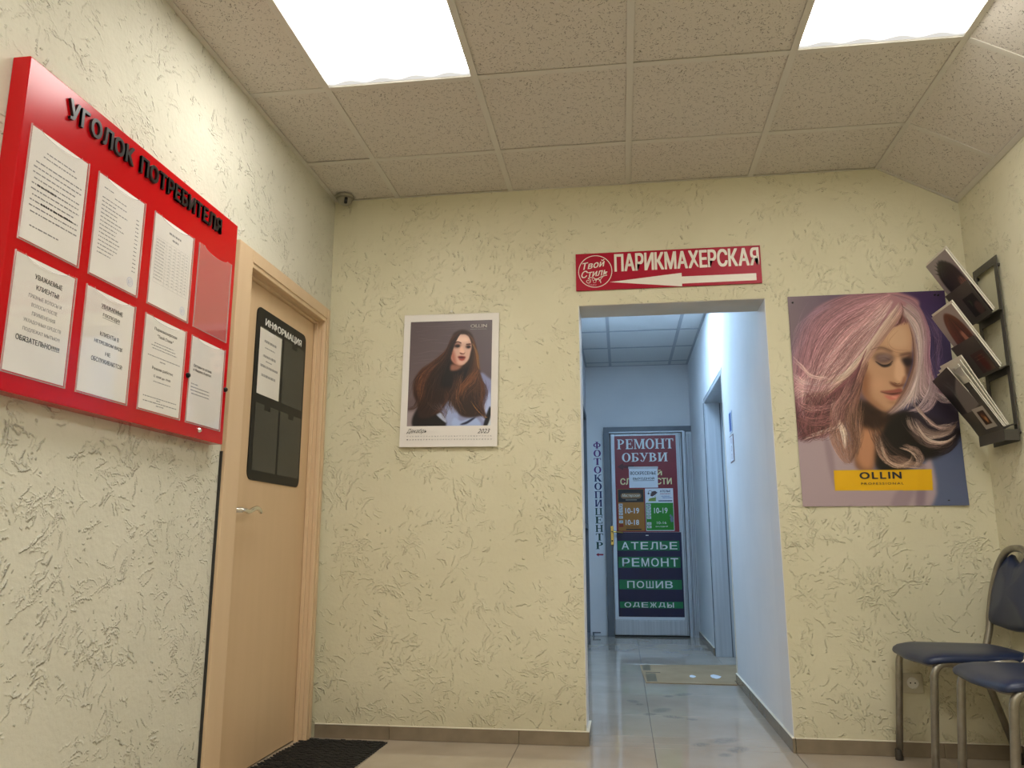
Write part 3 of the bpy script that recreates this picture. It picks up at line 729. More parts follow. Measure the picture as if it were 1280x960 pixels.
s = sheet(y0+e, y1-e, z0+e, z1-.003, 'white sheet asking for a review, bottom right pocket of red board')
printed(s, lambda bm: [T(bm, t, c-.030, z1-dz, h, w, b) for t, dz, h, w, b in (('Оставьте отзыв', .105, .0105, .118, .012), ('в Яндекс.Картах', .121, .0115, .118, .012))])
printed(s, lambda bm: word_lines(bm, PLN, y0+.012, y1-.012, [(z1-.165, .02, .25), (z1-.176, .02, .62), (z1-.187, .02, .62), (z1-.198, .05, .62)], .0035, 8), m_ink_grey)

# ------------------------------------------------------------------ black information board on the door
IX = -.035
ib = empty('information_board', (IX, -.475, 1.14), 'black plastic information board with rounded corners hung on beige door', 'notice board')
IY0, IY1, IZ0, IZ1 = -.742, -.218, 1.14, 1.872
obj('board_panel', prism(rrect(IY0, IY1, IZ0, IZ1, .035), M_left(IX), .004), m_black, ib)
bm = bmesh.new(); add_text(bm, 'ИНФОРМАЦИЯ', M_left(IX+.004), -.663, -.272, 1.800, 1.838, .0006, .02); obj('lettering', bm, mat('white_print', (.85, .85, .82), .5), ib)
cols_i = [(-.713, -.490), (-.470, -.240)]; rows_i = [(1.500, 1.790), (1.180, 1.462)]
for r_, (z0, z1) in enumerate(rows_i):
    for c_, (y0, y1) in enumerate(cols_i):
        ym = (y0+y1)/2
        o = [(y0, z0), (y1, z0), (y1, z1), (ym+.03, z1), (ym+.03, z1-.022), (ym-.03, z1-.022), (ym-.03, z1), (y0, z1)]
        if (r_, c_) == (0, 0): obj('pocket', prism(o, M_left(IX+.0066), .001), m_pocket, ib)
        else: obj('pocket', prism(o, M_left(IX+.0066), .001), m_pocket_grey, ib)
PLI = M_left(IX+.0056)
y0, y1, z0, z1 = -.709, -.494, 1.502, 1.786; c = (y0+y1)/2
s = sheet(y0, y1, z0, z1, 'white sheet with short centred lines in the black board on the door', M=M_left(IX+.0048), th=.0008)
printed(s, lambda bm: word_lines(bm, PLI, y0+.01, y1-.01, [(z1-.055, .18, .78), (z1-.120, .15, .80), (z1-.165, .05, .92), (z1-.205, .12, .82)], .011, 5), m_ink_grey)
printed(s, lambda bm: word_lines(bm, PLI, y0+.01, y1-.01, [(z1-.080, .22, .72), (z1-.138, .3, .6)], .005, 3), m_ink_grey)

# ------------------------------------------------------------------ picture painter (prints on paper only)
def homography(src, dst):
    A = []; b = []
    for (x, y), (u, v) in zip(src, dst):
        A.append([x, y, 1, 0, 0, 0, -u*x, -u*y]); b.append(u)
        A.append([0, 0, 0, x, y, 1, -v*x, -v*y]); b.append(v)
    h = np.linalg.solve(np.array(A, float), np.array(b, float)); return np.append(h, 1).reshape(3, 3)
def boxblur(a, r):
    r = int(r)
    if r < 1: return a
    for ax in (0, 1):
        pad = [(0, 0), (0, 0)]; pad[ax] = (r+1, r); c = np.cumsum(np.pad(a, pad, mode='edge'), axis=ax)
        n = a.shape[ax]
        a = (np.take(c, np.arange(2*r+1, 2*r+1+n), ax)-np.take(c, np.arange(0, n), ax))/(2*r+1)
    return a
def blur(a, r):
    for _ in range(3): a = boxblur(a, max(1, round(r)))
    return a
class Paint:
    def __init__(s, w, h, corners):
        s.w, s.h = w, h; s.Hm = homography(corners, [(0, 0), (w, 0), (w, h), (0, h)]); s.a = np.zeros((h, w, 3)); s.k = w/max(1, corners[1][0]-corners[0][0])
    def tr(s, P):
        P = np.asarray(P, float); q = np.c_[P, np.ones(len(P))] @ s.Hm.T; return q[:, :2]/q[:, 2:]
    def fill(s, stops):
        """corner colours TL TR BR BL"""
        c = [np.array(x, float) for x in stops]; u = np.linspace(0, 1, s.w)[None, :, None]; v = np.linspace(0, 1, s.h)[:, None, None]
        s.a = (c[0]*(1-u)+c[1]*u)*(1-v)+(c[3]*(1-u)+c[2]*u)*v
    def mask(s, P, smooth=True):
        P = s.tr(P)
        if smooth: P = np.array([[p.x, p.y] for p in catmull([(x, y, 0) for x, y in P], 6, True)])
        yy, xx = np.mgrid[0:s.h, 0:s.w]+.5; m = np.zeros((s.h, s.w), bool); n = len(P)
        for i in range(n):
            (x1, y1), (x2, y2) = P[i], P[(i+1) % n]
            if y1 == y2: continue
            c = ((yy > min(y1, y2)) & (yy <= max(y1, y2))); m ^= c & (xx < (x2-x1)*(yy-y1)/(y2-y1)+x1)
        return m.astype(float)
    def poly(s, P, col, b=1., al=1., smooth=True, col2=None, ang=None):
        m = blur(s.mask(P, smooth), b*s.k) if b*s.k >= .6 else s.mask(P, smooth)
        c = np.array(col, float)
        if col2 is not None:      # colour runs from col (first point) to col2 (ang gives the second)
            Q = s.tr([ang[0], ang[1]]); d = Q[1]-Q[0]; yy, xx = np.mgrid[0:s.h, 0:s.w]
            t = np.clip(((xx-Q[0][0])*d[0]+(yy-Q[0][1])*d[1])/(d@d), 0, 1)[:, :, None]; c = c*(1-t)+np.array(col2, float)*t
        m = (m*al)[:, :, None]; s.a = s.a*(1-m)+c*m
    def hair(s, GA, GB, n, ca, cb, var=.16, al=.9, jit=6, w=1, lo=0., hi=1., short=.25, batches=3, dark=None):
        K = 160
        def rs(G):
            P = np.array([[p.x, p.y] for p in catmull([(x, y, 0) for x, y in G], 12)])
            d = np.r_[0, np.cumsum(np.hypot(*np.diff(P, axis=0).T))]; t = np.linspace(0, d[-1], K)
            return np.c_[np.interp(t, d, P[:, 0]), np.interp(t, d, P[:, 1])]
        A, B = rs(GA), rs(GB); ca, cb = np.array(ca, float), np.array(cb, float)
        for bt in range(batches):
            acc = np.zeros((s.h*s.w, 3)); wt = np.zeros(s.h*s.w); m = max(1, n//batches)
            for _ in range(m):
                t = RNG.random()*(hi-lo)+lo; t2 = t+RNG.normal(0, .10); tt = np.linspace(t, t2, K)[:, None]
                P = A*(1-tt)+B*tt
                ph = RNG.random(2)*6.28; fr = RNG.random(2)*2+.6; q = np.linspace(0, 1, K)
                P = P+np.c_[np.sin(q*fr[0]*6.28+ph[0]), np.sin(q*fr[1]*6.28+ph[1])]*jit*RNG.random()*q[:, None]**.5
                a0 = RNG.random()*short; a1 = 1-RNG.random()*short; i0, i1 = int(a0*K), max(int(a1*K), int(a0*K)+4)
                P = s.tr(P[i0:i1]); n2 = max(8, int(np.hypot(*np.diff(P, axis=0).T).sum()*1.5)); tq = np.linspace(0, len(P)-1, n2)
                x = np.interp(tq, np.arange(len(P)), P[:, 0]); y = np.interp(tq, np.arange(len(P)), P[:, 1])
                env = np.clip(np.sin(np.linspace(.05, 1, n2)*math.pi), 0, 1)**.5
                col = (ca*(1-t)+cb*t)*(1+RNG.normal(0, var))
                sh = 1+.16*np.sin(np.linspace(0, 1, n2)*RNG.uniform(2, 7)+RNG.random()*6)
                for dx in range(w):
                    xi = (x+dx).astype(int); yi = y.astype(int); ok = (xi >= 0) & (xi < s.w) & (yi >= 0) & (yi < s.h)
                    ix = yi[ok]*s.w+xi[ok]; e = (env*al)[ok]
                    wt += np.bincount(ix, e, s.h*s.w)
                    for ch in range(3): acc[:, ch] += np.bincount(ix, e*np.clip(col[ch]*sh[ok], 0, 1), s.h*s.w)
            col = acc/np.maximum(wt, 1e-6)[:, None]; m_ = (1-np.exp(-wt*1.3)).reshape(s.h, s.w, 1)
            s.a = s.a*(1-m_)+col.reshape(s.h, s.w, 3)*m_
    def line(s, G, col, w=1, al=1., b=0):
        s.hair(G, G, 1, col, col, 0, al*2, 0, w, short=0, batches=1)
    def soft(s, r=.5):
        for ch in range(3):
            a = s.a[:, :, ch]; s.a[:, :, ch] = (a*2+np.roll(a, 1, 0)+np.roll(a, 1, 1)+np.roll(a, -1, 0)+np.roll(a, -1, 1))/6
def c8(r, g, b): return (r/255, g/255, b/255)
def print_mat(name, P, rough=.4, gain=1.12):
    P.soft(); im = make_image(name, P.a*gain)
    m = mat(name, rough=rough, spec=.35); t, b = nt(m); N = t.nodes.new
    i = N('ShaderNodeTexImage'); i.image = im; i.extension = 'EXTEND'; uv = N('ShaderNodeTexCoord')
    t.links.new(uv.outputs['UV'], i.inputs[0]); t.links.new(i.outputs[0], b.inputs['Base Color']); return m
def uv_sheet(corner_fn, nu=1, nv=1):
    bm = bmesh.new(); uvl = bm.loops.layers.uv.new('UVMap')
    g = [[bm.verts.new(corner_fn(i/nu, j/nv)) for i in range(nu+1)] for j in range(nv+1)]
    for j in range(nv):
        for i in range(nu):
            f = bm.faces.new((g[j][i], g[j][i+1], g[j+1][i+1], g[j+1][i]))
            for lp, (a, b) in zip(f.loops, ((i, j), (i+1, j), (i+1, j+1), (i, j+1))): lp[uvl].uv = (a/nu, b/nv)
    return bm

# --- big hair poster
P = Paint(600, 860, [(0, 42), (668, 10), (776, 930), (60, 932)])
P.fill([c8(112, 92, 100), c8(62, 40, 84), c8(84, 94, 126), c8(150, 135, 140)])
P.poly([(560, 150), (740, 100), (760, 560), (640, 560)], c8(66, 56, 88), 40, .7)
P.poly([(600, 640), (800, 600), (800, 960), (560, 960)], c8(88, 98, 128), 18, .9)
# blouse
P.poly([(40, 640), (150, 610), (250, 640), (330, 760), (420, 790), (560, 770), (610, 720), (585, 950), (40, 950)], c8(172, 152, 158), 6)
P.poly([(150, 620), (170, 760), (200, 860), (190, 700)], c8(140, 118, 126), 5, .6)
P.poly([(470, 860), (440, 940), (500, 940), (540, 860)], c8(140, 120, 132), 6, .6)
P.poly([(560, 780), (590, 780), (582, 940), (545, 940)], c8(122, 104, 118), 6, .7)
# dark mass behind the neck and curls
P.poly([(330, 480), (430, 530), (520, 520), (640, 560), (735, 600), (720, 660), (640, 720), (560, 740), (470, 790), (380, 770), (330, 640)], c8(22, 16, 14), 8)
P.poly([(560, 420), (690, 450), (735, 560), (700, 640), (600, 640), (520, 540)], c8(48, 40, 52), 12, .85)
# neck and chest
P.poly([(300, 500), (360, 540), (420, 540), (400, 620), (365, 690), (360, 775), (300, 775), (280, 720), (300, 620)], c8(120, 80, 58), 7)
P.poly([(305, 620), (345, 590), (372, 640), (362, 760), (320, 770), (290, 720)], c8(186, 132, 98), 10)
P.poly([(300, 470), (420, 545), (470, 520), (410, 590), (350, 600), (290, 560)], c8(40, 22, 14), 9, .9)
# face
P.poly([(420, 140), (500, 130), (530, 190), (532, 260), (520, 320), (507, 380), (492, 420), (488, 470), (440, 515), (412, 526), (372, 505), (325, 460), (312, 400), (330, 320), (365, 240)], c8(190, 146, 112), 4)
P.poly([(310, 330), (350, 380), (350, 460), (400, 520), (360, 505), (312, 455), (300, 390)], c8(128, 78, 52), 12, .8)
P.poly([(360, 480), (430, 520), (480, 490), (470, 520), (410, 530)], c8(146, 100, 70), 8, .7)
P.poly([(440, 165), (500, 160), (520, 220), (500, 262), (430, 250), (415, 205)], c8(206, 166, 132), 12, .9)
P.poly([(462, 300), (486, 310), (500, 375), (494, 398), (470, 398), (455, 380), (455, 340)], c8(216, 172, 138), 6, .9)
P.poly([(350, 400), (400, 385), (420, 420), (380, 440)], c8(208, 156, 122), 14, .55)
P.poly([(500, 300), (528, 280), (526, 330), (508, 378), (500, 340)], c8(84, 52, 42), 5, .8)
P.poly([(432, 398), (450, 404), (472, 412), (494, 404), (488, 418), (462, 422), (440, 410)], c8(96, 54, 38), 3.5, .9)
P.poly([(492, 380), (505, 372), (500, 402), (484, 406)], c8(150, 98, 72), 3, .8)
# eyes and brows
P.poly([(368, 285), (400, 275), (440, 283), (452, 300), (430, 318), (395, 322), (370, 305)], c8(84, 62, 60), 8, .85)
P.poly([(374, 312), (404, 327), (436, 322), (448, 306), (436, 330), (404, 336)], c8(18, 12, 14), 2.5, .95)
P.poly([(380, 292), (420, 280), (440, 292), (420, 304), (392, 306)], c8(150, 124, 122), 4, .5)
P.poly([(484, 300), (510, 296), (530, 304), (524, 328), (502, 330)], c8(30, 20, 24), 6, .9)
P.poly([(355, 262), (400, 250), (445, 268), (438, 275), (398, 261), (360, 272)], c8(96, 68, 58), 4, .7)
P.poly([(478, 282), (520, 272), (528, 280), (482, 290)], c8(70, 44, 38), 4, .8)
# mouth
P.poly([(392, 440), (425, 436), (452, 432), (478, 426), (490, 440), (470, 446), (436, 448)], c8(150, 84, 72), 2.5)
P.poly([(392, 441), (430, 448), (475, 446), (488, 442), (470, 455), (436, 455)], c8(70, 28, 28), 2)
P.poly([(412, 455), (445, 458), (478, 452), (470, 470), (442, 478), (420, 468)], c8(198, 118, 102), 3)
P.poly([(440, 462), (464, 462), (458, 470)], c8(226, 160, 142), 2.5, .7)
P.poly([(420, 484), (460, 484), (450, 494)], c8(150, 104, 76), 5, .6)
# hair body under the strands
P.poly([(400, 18), (250, 35), (120, 90), (55, 200), (18, 330), (12, 440), (40, 590), (120, 640), (190, 620), (250, 560), (300, 470), (318, 380), (350, 280), (430, 180), (520, 130), (560, 60), (480, 22)], c8(168, 122, 128), 5)
P.poly([(30, 400), (130, 430), (230, 430), (200, 520), (150, 610), (60, 640), (30, 560)], c8(92, 52, 58), 12, .85)
hair = P.hair
hair([(420, 22), (240, 40), (100, 130), (50, 300), (40, 470), (80, 600)], [(440, 30), (330, 80), (180, 200), (110, 330), (70, 450), (60, 540)], 420, c8(136, 94, 104), c8(184, 134, 140), jit=14, var=.24)
hair([(430, 25), (330, 80), (180, 200), (100, 330), (40, 400), (0, 440)], [(450, 60), (390, 150), (290, 290), (200, 370), (110, 420), (20, 480)], 520, c8(194, 144, 148), c8(212, 172, 166), jit=12, var=.22)
hair([(470, 60), (400, 160), (310, 290), (230, 370), (120, 420), (30, 450)], [(500, 100), (430, 190), (350, 290), (290, 380), (180, 470), (60, 560)], 420, c8(226, 196, 178), c8(170, 128, 112), jit=10)
hair([(340, 250), (290, 350), (200, 430), (110, 520), (50, 600), (20, 640)], [(300, 340), (270, 430), (200, 490), (140, 560), (110, 620), (60, 650)], 260, c8(140, 88, 92), c8(74, 40, 44), jit=14)
hair([(150, 380), (90, 400), (40, 380), (15, 330)], [(230, 400), (150, 440), (70, 440), (15, 420)], 90, c8(232, 190, 188), c8(212, 160, 166), jit=10)
hair([(60, 440), (120, 520), (90, 600), (20, 640)], [(180, 440), (200, 540), (150, 610), (60, 660)], 150, c8(104, 58, 62), c8(70, 38, 40), jit=14)
# crown parting shadow
hair([(480, 60), (500, 100), (520, 125), (535, 150)], [(500, 90), (480, 130), (470, 150), (450, 170)], 120, c8(120, 74, 74), c8(96, 58, 52), jit=5, al=.7)
# locks left of the neck
hair([(190, 470), (175, 560), (190, 660), (240, 740), (280, 742)], [(300, 480), (290, 560), (300, 640), (290, 700), (262, 745)], 260, c8(170, 128, 112), c8(112, 78, 62), jit=10)
hair([(180, 480), (200, 560), (225, 620), (240, 700)], [(200, 470), (225, 560), (250, 620), (250, 700)], 40, c8(232, 206, 188), c8(222, 190, 170), jit=5)
hair([(60, 640), (130, 610), (200, 590), (245, 585)], [(60, 650), (140, 622), (200, 602), (245, 595)], 22, c8(222, 196, 186), c8(202, 170, 160), jit=4)
# right side fall
P.poly([(520, 60), (570, 100), (595, 200), (590, 300), (610, 400), (640, 440), (600, 470), (550, 430), (520, 480), (470, 520), (430, 540), (480, 490), (520, 420), (540, 320), (545, 220), (520, 150), (490, 110)], c8(176, 150, 146), 4)
hair([(430, 25), (540, 60), (600, 170), (605, 300), (640, 420), (735, 480)], [(470, 40), (560, 110), (585, 220), (585, 330), (610, 430), (700, 470)], 200, c8(150, 108, 122), c8(176, 144, 146), jit=10)
hair([(480, 70), (560, 130), (580, 230), (570, 340), (590, 440), (680, 470)], [(500, 110), (545, 190), (560, 300), (545, 400), (500, 480), (425, 540)], 340, c8(178, 150, 150), c8(204, 180, 170), jit=8, var=.22)
hair([(505, 120), (540, 200), (550, 320), (520, 430), (470, 500), (420, 545)], [(515, 150), (532, 220), (536, 320), (510, 400), (480, 460), (440, 520)], 150, c8(190, 160, 150), c8(120, 84, 70), jit=5)
hair([(600, 330), (600, 420), (560, 500), (500, 530)], [(640, 400), (640, 470), (600, 525), (540, 520)], 110, c8(180, 156, 156), c8(150, 126, 130), jit=8)
# curls bottom right
hair([(500, 540), (520, 600), (590, 640), (680, 625), (720, 590)], [(560, 560), (600, 600), (660, 610), (700, 595), (730, 560)], 200, c8(180, 156, 142), c8(96, 78, 72), jit=8, var=.25)
hair([(610, 700), (660, 690), (700, 660), (730, 620)], [(640, 720), (690, 700), (720, 670), (740, 640)], 40, c8(58, 46, 48), c8(40, 34, 40), jit=6)
hair([(370, 600), (380, 700), (440, 760), (520, 762), (590, 770)], [(400, 640), (430, 710), (480, 720), (540, 740), (590, 752)], 140, c8(176, 144, 124), c8(120, 94, 82), jit=10)
hair([(470, 680), (520, 700), (550, 740), (520, 770)], [(500, 660), (560, 690), (580, 730), (560, 770)], 60, c8(200, 170, 150), c8(140, 112, 100), jit=6)
for k in range(26):
    x0_, y0_ = RNG.uniform(330, 560), RNG.uniform(120, 300)
for G in ([(455, 170), (425, 215), (440, 265), (530, 285)], [(470, 180), (430, 230), (460, 262), (540, 262)], [(380, 250), (420, 262), (460, 290), (520, 285)], [(350, 300), (400, 280), (440, 300), (455, 340)]): P.line(G, c8(150, 112, 84), 1, .5)
for G in ([(640, 120), (655, 200), (640, 260), (600, 320)], [(620, 160), (660, 260), (640, 330)], [(90, 60), (60, 110), (30, 200)], [(70, 130), (30, 200), (20, 300)]): P.line(G, c8(150, 120, 140), 1, .4)
hair([(380, 60), (220, 120), (120, 240), (80, 400), (60, 520)], [(440, 120), (320, 240), (230, 350), (160, 440), (80, 560)], 130, c8(120, 78, 86), c8(150, 104, 104), var=.25, jit=22, al=.55)
hair([(240, 60), (120, 130), (60, 260), (30, 420)], [(200, 50), (70, 130), (20, 260), (5, 400)], 90, c8(150, 112, 124), c8(126, 96, 112), var=.2, jit=24, al=.5)
hair([(100, 420), (60, 500), (50, 600), (110, 640)], [(280, 420), (250, 520), (200, 600), (120, 650)], 160, c8(96, 56, 58), c8(120, 84, 76), var=.35, jit=26, al=.7)
hair([(30, 470), (90, 500), (170, 490), (230, 450)], [(30, 560), (100, 590), (180, 580), (250, 540)], 70, c8(186, 132, 132), c8(120, 76, 74), var=.25, jit=16, al=.7)
hair([(560, 110), (620, 210), (620, 330), (660, 430)], [(600, 90), (660, 200), (650, 320), (700, 420)], 46, c8(128, 102, 128), c8(96, 76, 108), var=.2, jit=22, al=.45)
hair([(480, 560), (520, 620), (600, 680), (690, 680)], [(560, 560), (600, 640), (660, 660), (720, 640)], 70, c8(80, 64, 60), c8(130, 106, 100), var=.3, jit=14, al=.6)
hair([(330, 560), (360, 650), (420, 740), (520, 780)], [(380, 560), (420, 640), (480, 700), (600, 740)], 60, c8(90, 66, 54), c8(60, 44, 40), var=.3, jit=12, al=.6)
hair([(330, 300), (290, 400), (270, 470), (230, 560)], [(350, 320), (318, 400), (305, 470), (290, 560)], 110, c8(140, 100, 92), c8(110, 74, 60), var=.25, jit=8, al=.8)
hair([(260, 380), (230, 450), (190, 520), (180, 600)], [(320, 380), (290, 450), (250, 520), (230, 600)], 110, c8(160, 116, 112), c8(104, 70, 64), var=.3, jit=10, al=.8)
hair([(250, 470), (250, 560), (285, 650), (300, 720)], [(330, 470), (320, 560), (310, 650), (270, 742)], 90, c8(110, 78, 64), c8(150, 112, 92), var=.3, jit=12, al=.6)
P.line([(372, 312), (395, 326), (425, 326), (446, 310)], c8(14, 8, 10), 2, .9)
P.line([(384, 300), (410, 296), (436, 306)], c8(60, 40, 40), 1, .6)
P.line([(352, 264), (395, 252), (446, 270)], c8(92, 60, 50), 2, .6)
P.line([(394, 442), (430, 449), (462, 446), (488, 441)], c8(60, 22, 22), 1, .8)
P.line([(452, 402), (466, 408), (478, 404)], c8(60, 28, 22), 2, .8)
hair([(520, 470), (560, 530), (640, 590), (735, 560)], [(560, 500), (600, 560), (660, 600), (740, 590)], 60, c8(196, 170, 156), c8(150, 124, 116), var=.3, jit=12, al=.7)
hair([(540, 560), (600, 640), (680, 650), (730, 610)], [(540, 590), (590, 655), (660, 665), (720, 640)], 50, c8(216, 190, 172), c8(170, 142, 128), var=.25, jit=5, al=.8)
hair([(390, 640), (410, 720), (470, 760), (530, 740), (545, 700)], [(400, 660), (430, 730), (480, 750), (520, 730), (530, 700)], 40, c8(206, 176, 156), c8(150, 120, 102), var=.25, jit=5, al=.8)
hair([(640, 440), (690, 470), (740, 466), (780, 480)], [(600, 440), (650, 485), (700, 492), (740, 520)], 50, c8(206, 184, 180), c8(160, 138, 140), var=.2, jit=6, al=.8)
hair([(20, 290), (60, 330), (100, 370), (180, 380)], [(20, 310), (60, 350), (110, 385), (190, 392)], 26, c8(234, 198, 190), c8(220, 176, 172), var=.1, jit=6, al=.9)
# translucent yellow band
P.poly([(193, 778), (614, 773), (620, 864), (198, 864)], c8(232, 178, 6), 1, .92, smooth=False)
m_poster = print_mat('poster_print', P, .32, 1.0)
PX0, PX1, PZ0_, PZ1_ = 2.280, 2.986, 1.046, 2.038
po = empty('hair_poster', (2.633, -.0, 1.046), 'large poster of a woman with windblown pink and blonde hair and yellow band', 'poster')
def poster_pt(u, v):
    curl = .006*math.exp(-((1-u)**2+(v)**2)*60)+.004*math.exp(-(u**2+v**2)*40)+.0015*math.sin(u*5+1)*math.sin(v*4)
    return Vector((PX0+(PX1-PX0)*u, -.006-max(0, curl), PZ0_+(PZ1_-PZ0_)*v))
sh = obj('poster_sheet', uv_sheet(poster_pt, 16, 22), m_poster, po, True)
Mp = M_back(-.0085)
letter_row('OLLIN', Mp, 2.536, 2.716, 1.167, 1.198, .0003, m_ink, po, .03, gapf=.16)
bm = bmesh.new(); add_text(bm, 'PROFESSIONAL', Mp, 2.540, 2.722, 1.141, 1.151, .0002, .0, 0, 1.3)
word_lines(bm, Mp, 2.90, 2.945, [(1.066, 0, 1)], .005, 2)
for v in bm.verts: pass
obj('lettering', bm, m_ink, po)
for (x, z) in ((PX0+.022, PZ1_-.03), (PX1-.03, PZ1_-.022), (PX1-.045, PZ1_-.020)):
    bm = bmesh.new(); add_lathe(bm, [(0, 0), (.005, 0), (.004, .003), (0, .004)], M_back(-.006) @ Matrix.Translation((x, z, 0)), 12); obj('pin', bm, m_black, po)

# --- wall calendar
ca = empty('wall_calendar', (.638, 0, 1.34), 'white wall calendar for December 2023 with photo of a long haired woman', 'calendar')
KX0, KX1, KZ0, KZ1 = .400, .886, 1.345, 2.018
RC = Matrix.Translation((.643, 0, 2.0)) @ Matrix.Rotation(math.radians(.6), 4, 'Y') @ Matrix.Translation((-.643, 0, -2.0))
def rot_bm(bm): bmesh.ops.transform(bm, matrix=RC, verts=bm.verts); return bm
def leaf(u, v, off=0., sh_=0.):
    y = -.0105-.010*(1-v)**1.5-off; return Vector((KX0+(KX1-KX0)*u, y, KZ0+(KZ1-KZ0)*v))
bm = bmesh.new(); n = 10
for k in range(n):
    v0, v1 = k/n, (k+1)/n
    a, b, c_, d_ = leaf(0, v0), leaf(1, v0), leaf(1, v1), leaf(0, v1)
    vs = [bm.verts.new(p) for p in (a, b, c_, d_)]; bk = [bm.verts.new(p+Vector((0, .005, 0))) for p in (a, b, c_, d_)]
    bm.faces.new(vs); bm.faces.new(bk[::-1]); bm.faces.new((vs[1], bk[1], bk[2], vs[2])); bm.faces.new((bk[0], vs[0], vs[3], bk[3]))
    if k == 0: bm.faces.new((vs[0], bk[0], bk[1], vs[1]))
    if k == n-1: bm.faces.new((vs[3], vs[2], bk[2], bk[3]))
bmesh.ops.remove_doubles(bm, verts=bm.verts, dist=1e-6); bmesh.ops.recalc_face_normals(bm, faces=bm.faces)
obj('page_block', rot_bm(bm), m_paper, ca)
P = Paint(420, 560, [(172, 147), (625, 147), (600, 747), (133, 745)])
P.fill([c8(84, 72, 76), c8(92, 82, 86), c8(84, 74, 84), c8(104, 92, 94)])
for k in range(14): P.line([(170+RNG.random()*60, 150+k*18), (320, 165+k*16+RNG.normal()*10), (470, 150+k*20)], c8(104, 92, 96), 2, .25)
P.poly([(130, 660), (210, 640), (200, 760), (120, 760)], c8(138, 126, 128), 6)
P.poly([(130, 600), (200, 590), (190, 650), (130, 655)], c8(92, 78, 80), 8)
# shirt and waistcoat
P.poly([(540, 450), (590, 470), (615, 520), (605, 750), (300, 750), (300, 600), (440, 560)], c8(126, 132, 168), 4)
P.poly([(560, 600), (600, 560), (602, 660), (560, 720)], c8(168, 182, 220), 6, .8)
P.poly([(575, 745), (602, 690), (602, 750)], c8(186, 196, 206), 2)
P.poly([(598, 640), (602, 690), (580, 750), (560, 750)], c8(14, 12, 18), 2)
P.poly([(360, 600), (395, 590), (420, 640), (415, 750), (355, 750)], c8(140, 152, 190), 3)
P.poly([(400, 700), (440, 720), (500, 700), (530, 710), (540, 750), (395, 750)], c8(150, 168, 206), 3)
P.poly([(430, 740), (470, 722), (500, 705), (520, 700), (470, 735)], c8(16, 18, 40), 2)
P.poly([(200, 640), (300, 650), (350, 745), (170, 750)], c8(18, 15, 16), 4)
P.poly([(300, 680), (352, 728), (350, 700), (330, 670)], c8(158, 166, 190), 2)
# hair masses
P.poly([(452, 200), (410, 220), (390, 270), (350, 330), (290, 380), (215, 430), (180, 490), (175, 560), (195, 620), (200, 690), (250, 700), (330, 660), (370, 600), (400, 640), (440, 690), (500, 700), (560, 690), (585, 700), (560, 640), (575, 560), (558, 480), (545, 420), (535, 330), (515, 240), (490, 208)], c8(42, 26, 20), 4)
P.poly([(390, 330), (390, 420), (440, 430), (500, 400), (520, 420), (470, 470), (400, 520), (330, 520), (320, 430)], c8(20, 16, 18), 8)
# face
P.poly([(455, 224), (480, 228), (500, 250), (508, 290), (500, 330), (488, 370), (460, 398), (430, 402), (400, 380), (388, 345), (395, 300), (405, 255), (430, 230)], c8(196, 158, 142), 2.5)
P.poly([(388, 345), (400, 300), (412, 340), (420, 380), (440, 402), (410, 395)], c8(150, 82, 66), 6, .8)
P.poly([(425, 240), (480, 240), (490, 268), (420, 268)], c8(224, 192, 174), 6, .9)
P.poly([(400, 395), (440, 402), (455, 398), (430, 425), (388, 430), (388, 400)], c8(136, 92, 76), 4)
P.poly([(444, 290), (456, 296), (466, 325), (458, 336), (440, 330), (440, 305)], c8(222, 180, 158), 3, .8)
P.poly([(440, 328), (462, 334), (470, 326), (464, 338), (446, 338)], c8(96, 48, 40), 1.5, .9)
P.poly([(408, 283), (430, 274), (447, 284), (440, 298), (420, 302), (406, 296)], c8(92, 56, 50), 4, .85)
P.poly([(414, 290), (430, 284), (442, 290), (430, 298)], c8(24, 16, 16), 1.6)
P.poly([(474, 292), (490, 286), (504, 294), (494, 306), (478, 304)], c8(70, 40, 36), 3, .9)
P.poly([(480, 296), (494, 292), (500, 298), (488, 304)], c8(20, 14, 14), 1.4)
P.poly([(408, 272), (430, 264), (450, 272), (448, 277), (430, 270), (410, 278)], c8(70, 38, 32), 1.6)
P.poly([(478, 280), (500, 278), (504, 284), (480, 286)], c8(70, 38, 32), 1.6)
P.poly([(428, 352), (450, 348), (472, 354), (464, 362), (442, 362)], c8(110, 34, 32), 1.8)
P.poly([(432, 362), (452, 364), (468, 360), (462, 372), (444, 374)], c8(150, 62, 54), 1.8)
P.poly([(430, 357), (468, 358), (450, 361)], c8(40, 12, 14), 1.2)
P.poly([(420, 378), (460, 380), (450, 396), (430, 396)], c8(214, 168, 148), 4, .6)
P.hair([(452, 204), (400, 240), (375, 300), (300, 370), (220, 430), (190, 520), (215, 640)], [(455, 210), (415, 270), (385, 350), (340, 430), (310, 520), (300, 600), (310, 660)], 220, c8(78, 46, 30), c8(30, 20, 17), jit=9)
P.hair([(300, 380), (230, 440), (200, 520), (215, 600)], [(340, 380), (270, 440), (235, 520), (240, 600)], 50, c8(118, 70, 42), c8(90, 52, 34), jit=6)
P.hair([(480, 210), (520, 260), (535, 340), (540, 430), (565, 520), (570, 620)], [(495, 240), (512, 300), (505, 380), (480, 450), (440, 540), (450, 640)], 220, c8(92, 58, 38), c8(46, 30, 22), jit=8)
P.hair([(505, 270), (530, 330), (535, 400), (545, 440)], [(512, 270), (540, 330), (548, 400), (552, 440)], 50, c8(128, 90, 54), c8(112, 76, 46), jit=4)
P.hair([(520, 420), (470, 480), (420, 540), (400, 600)], [(540, 440), (500, 500), (440, 560), (420, 640)], 60, c8(116, 70, 42), c8(84, 50, 32), jit=6)
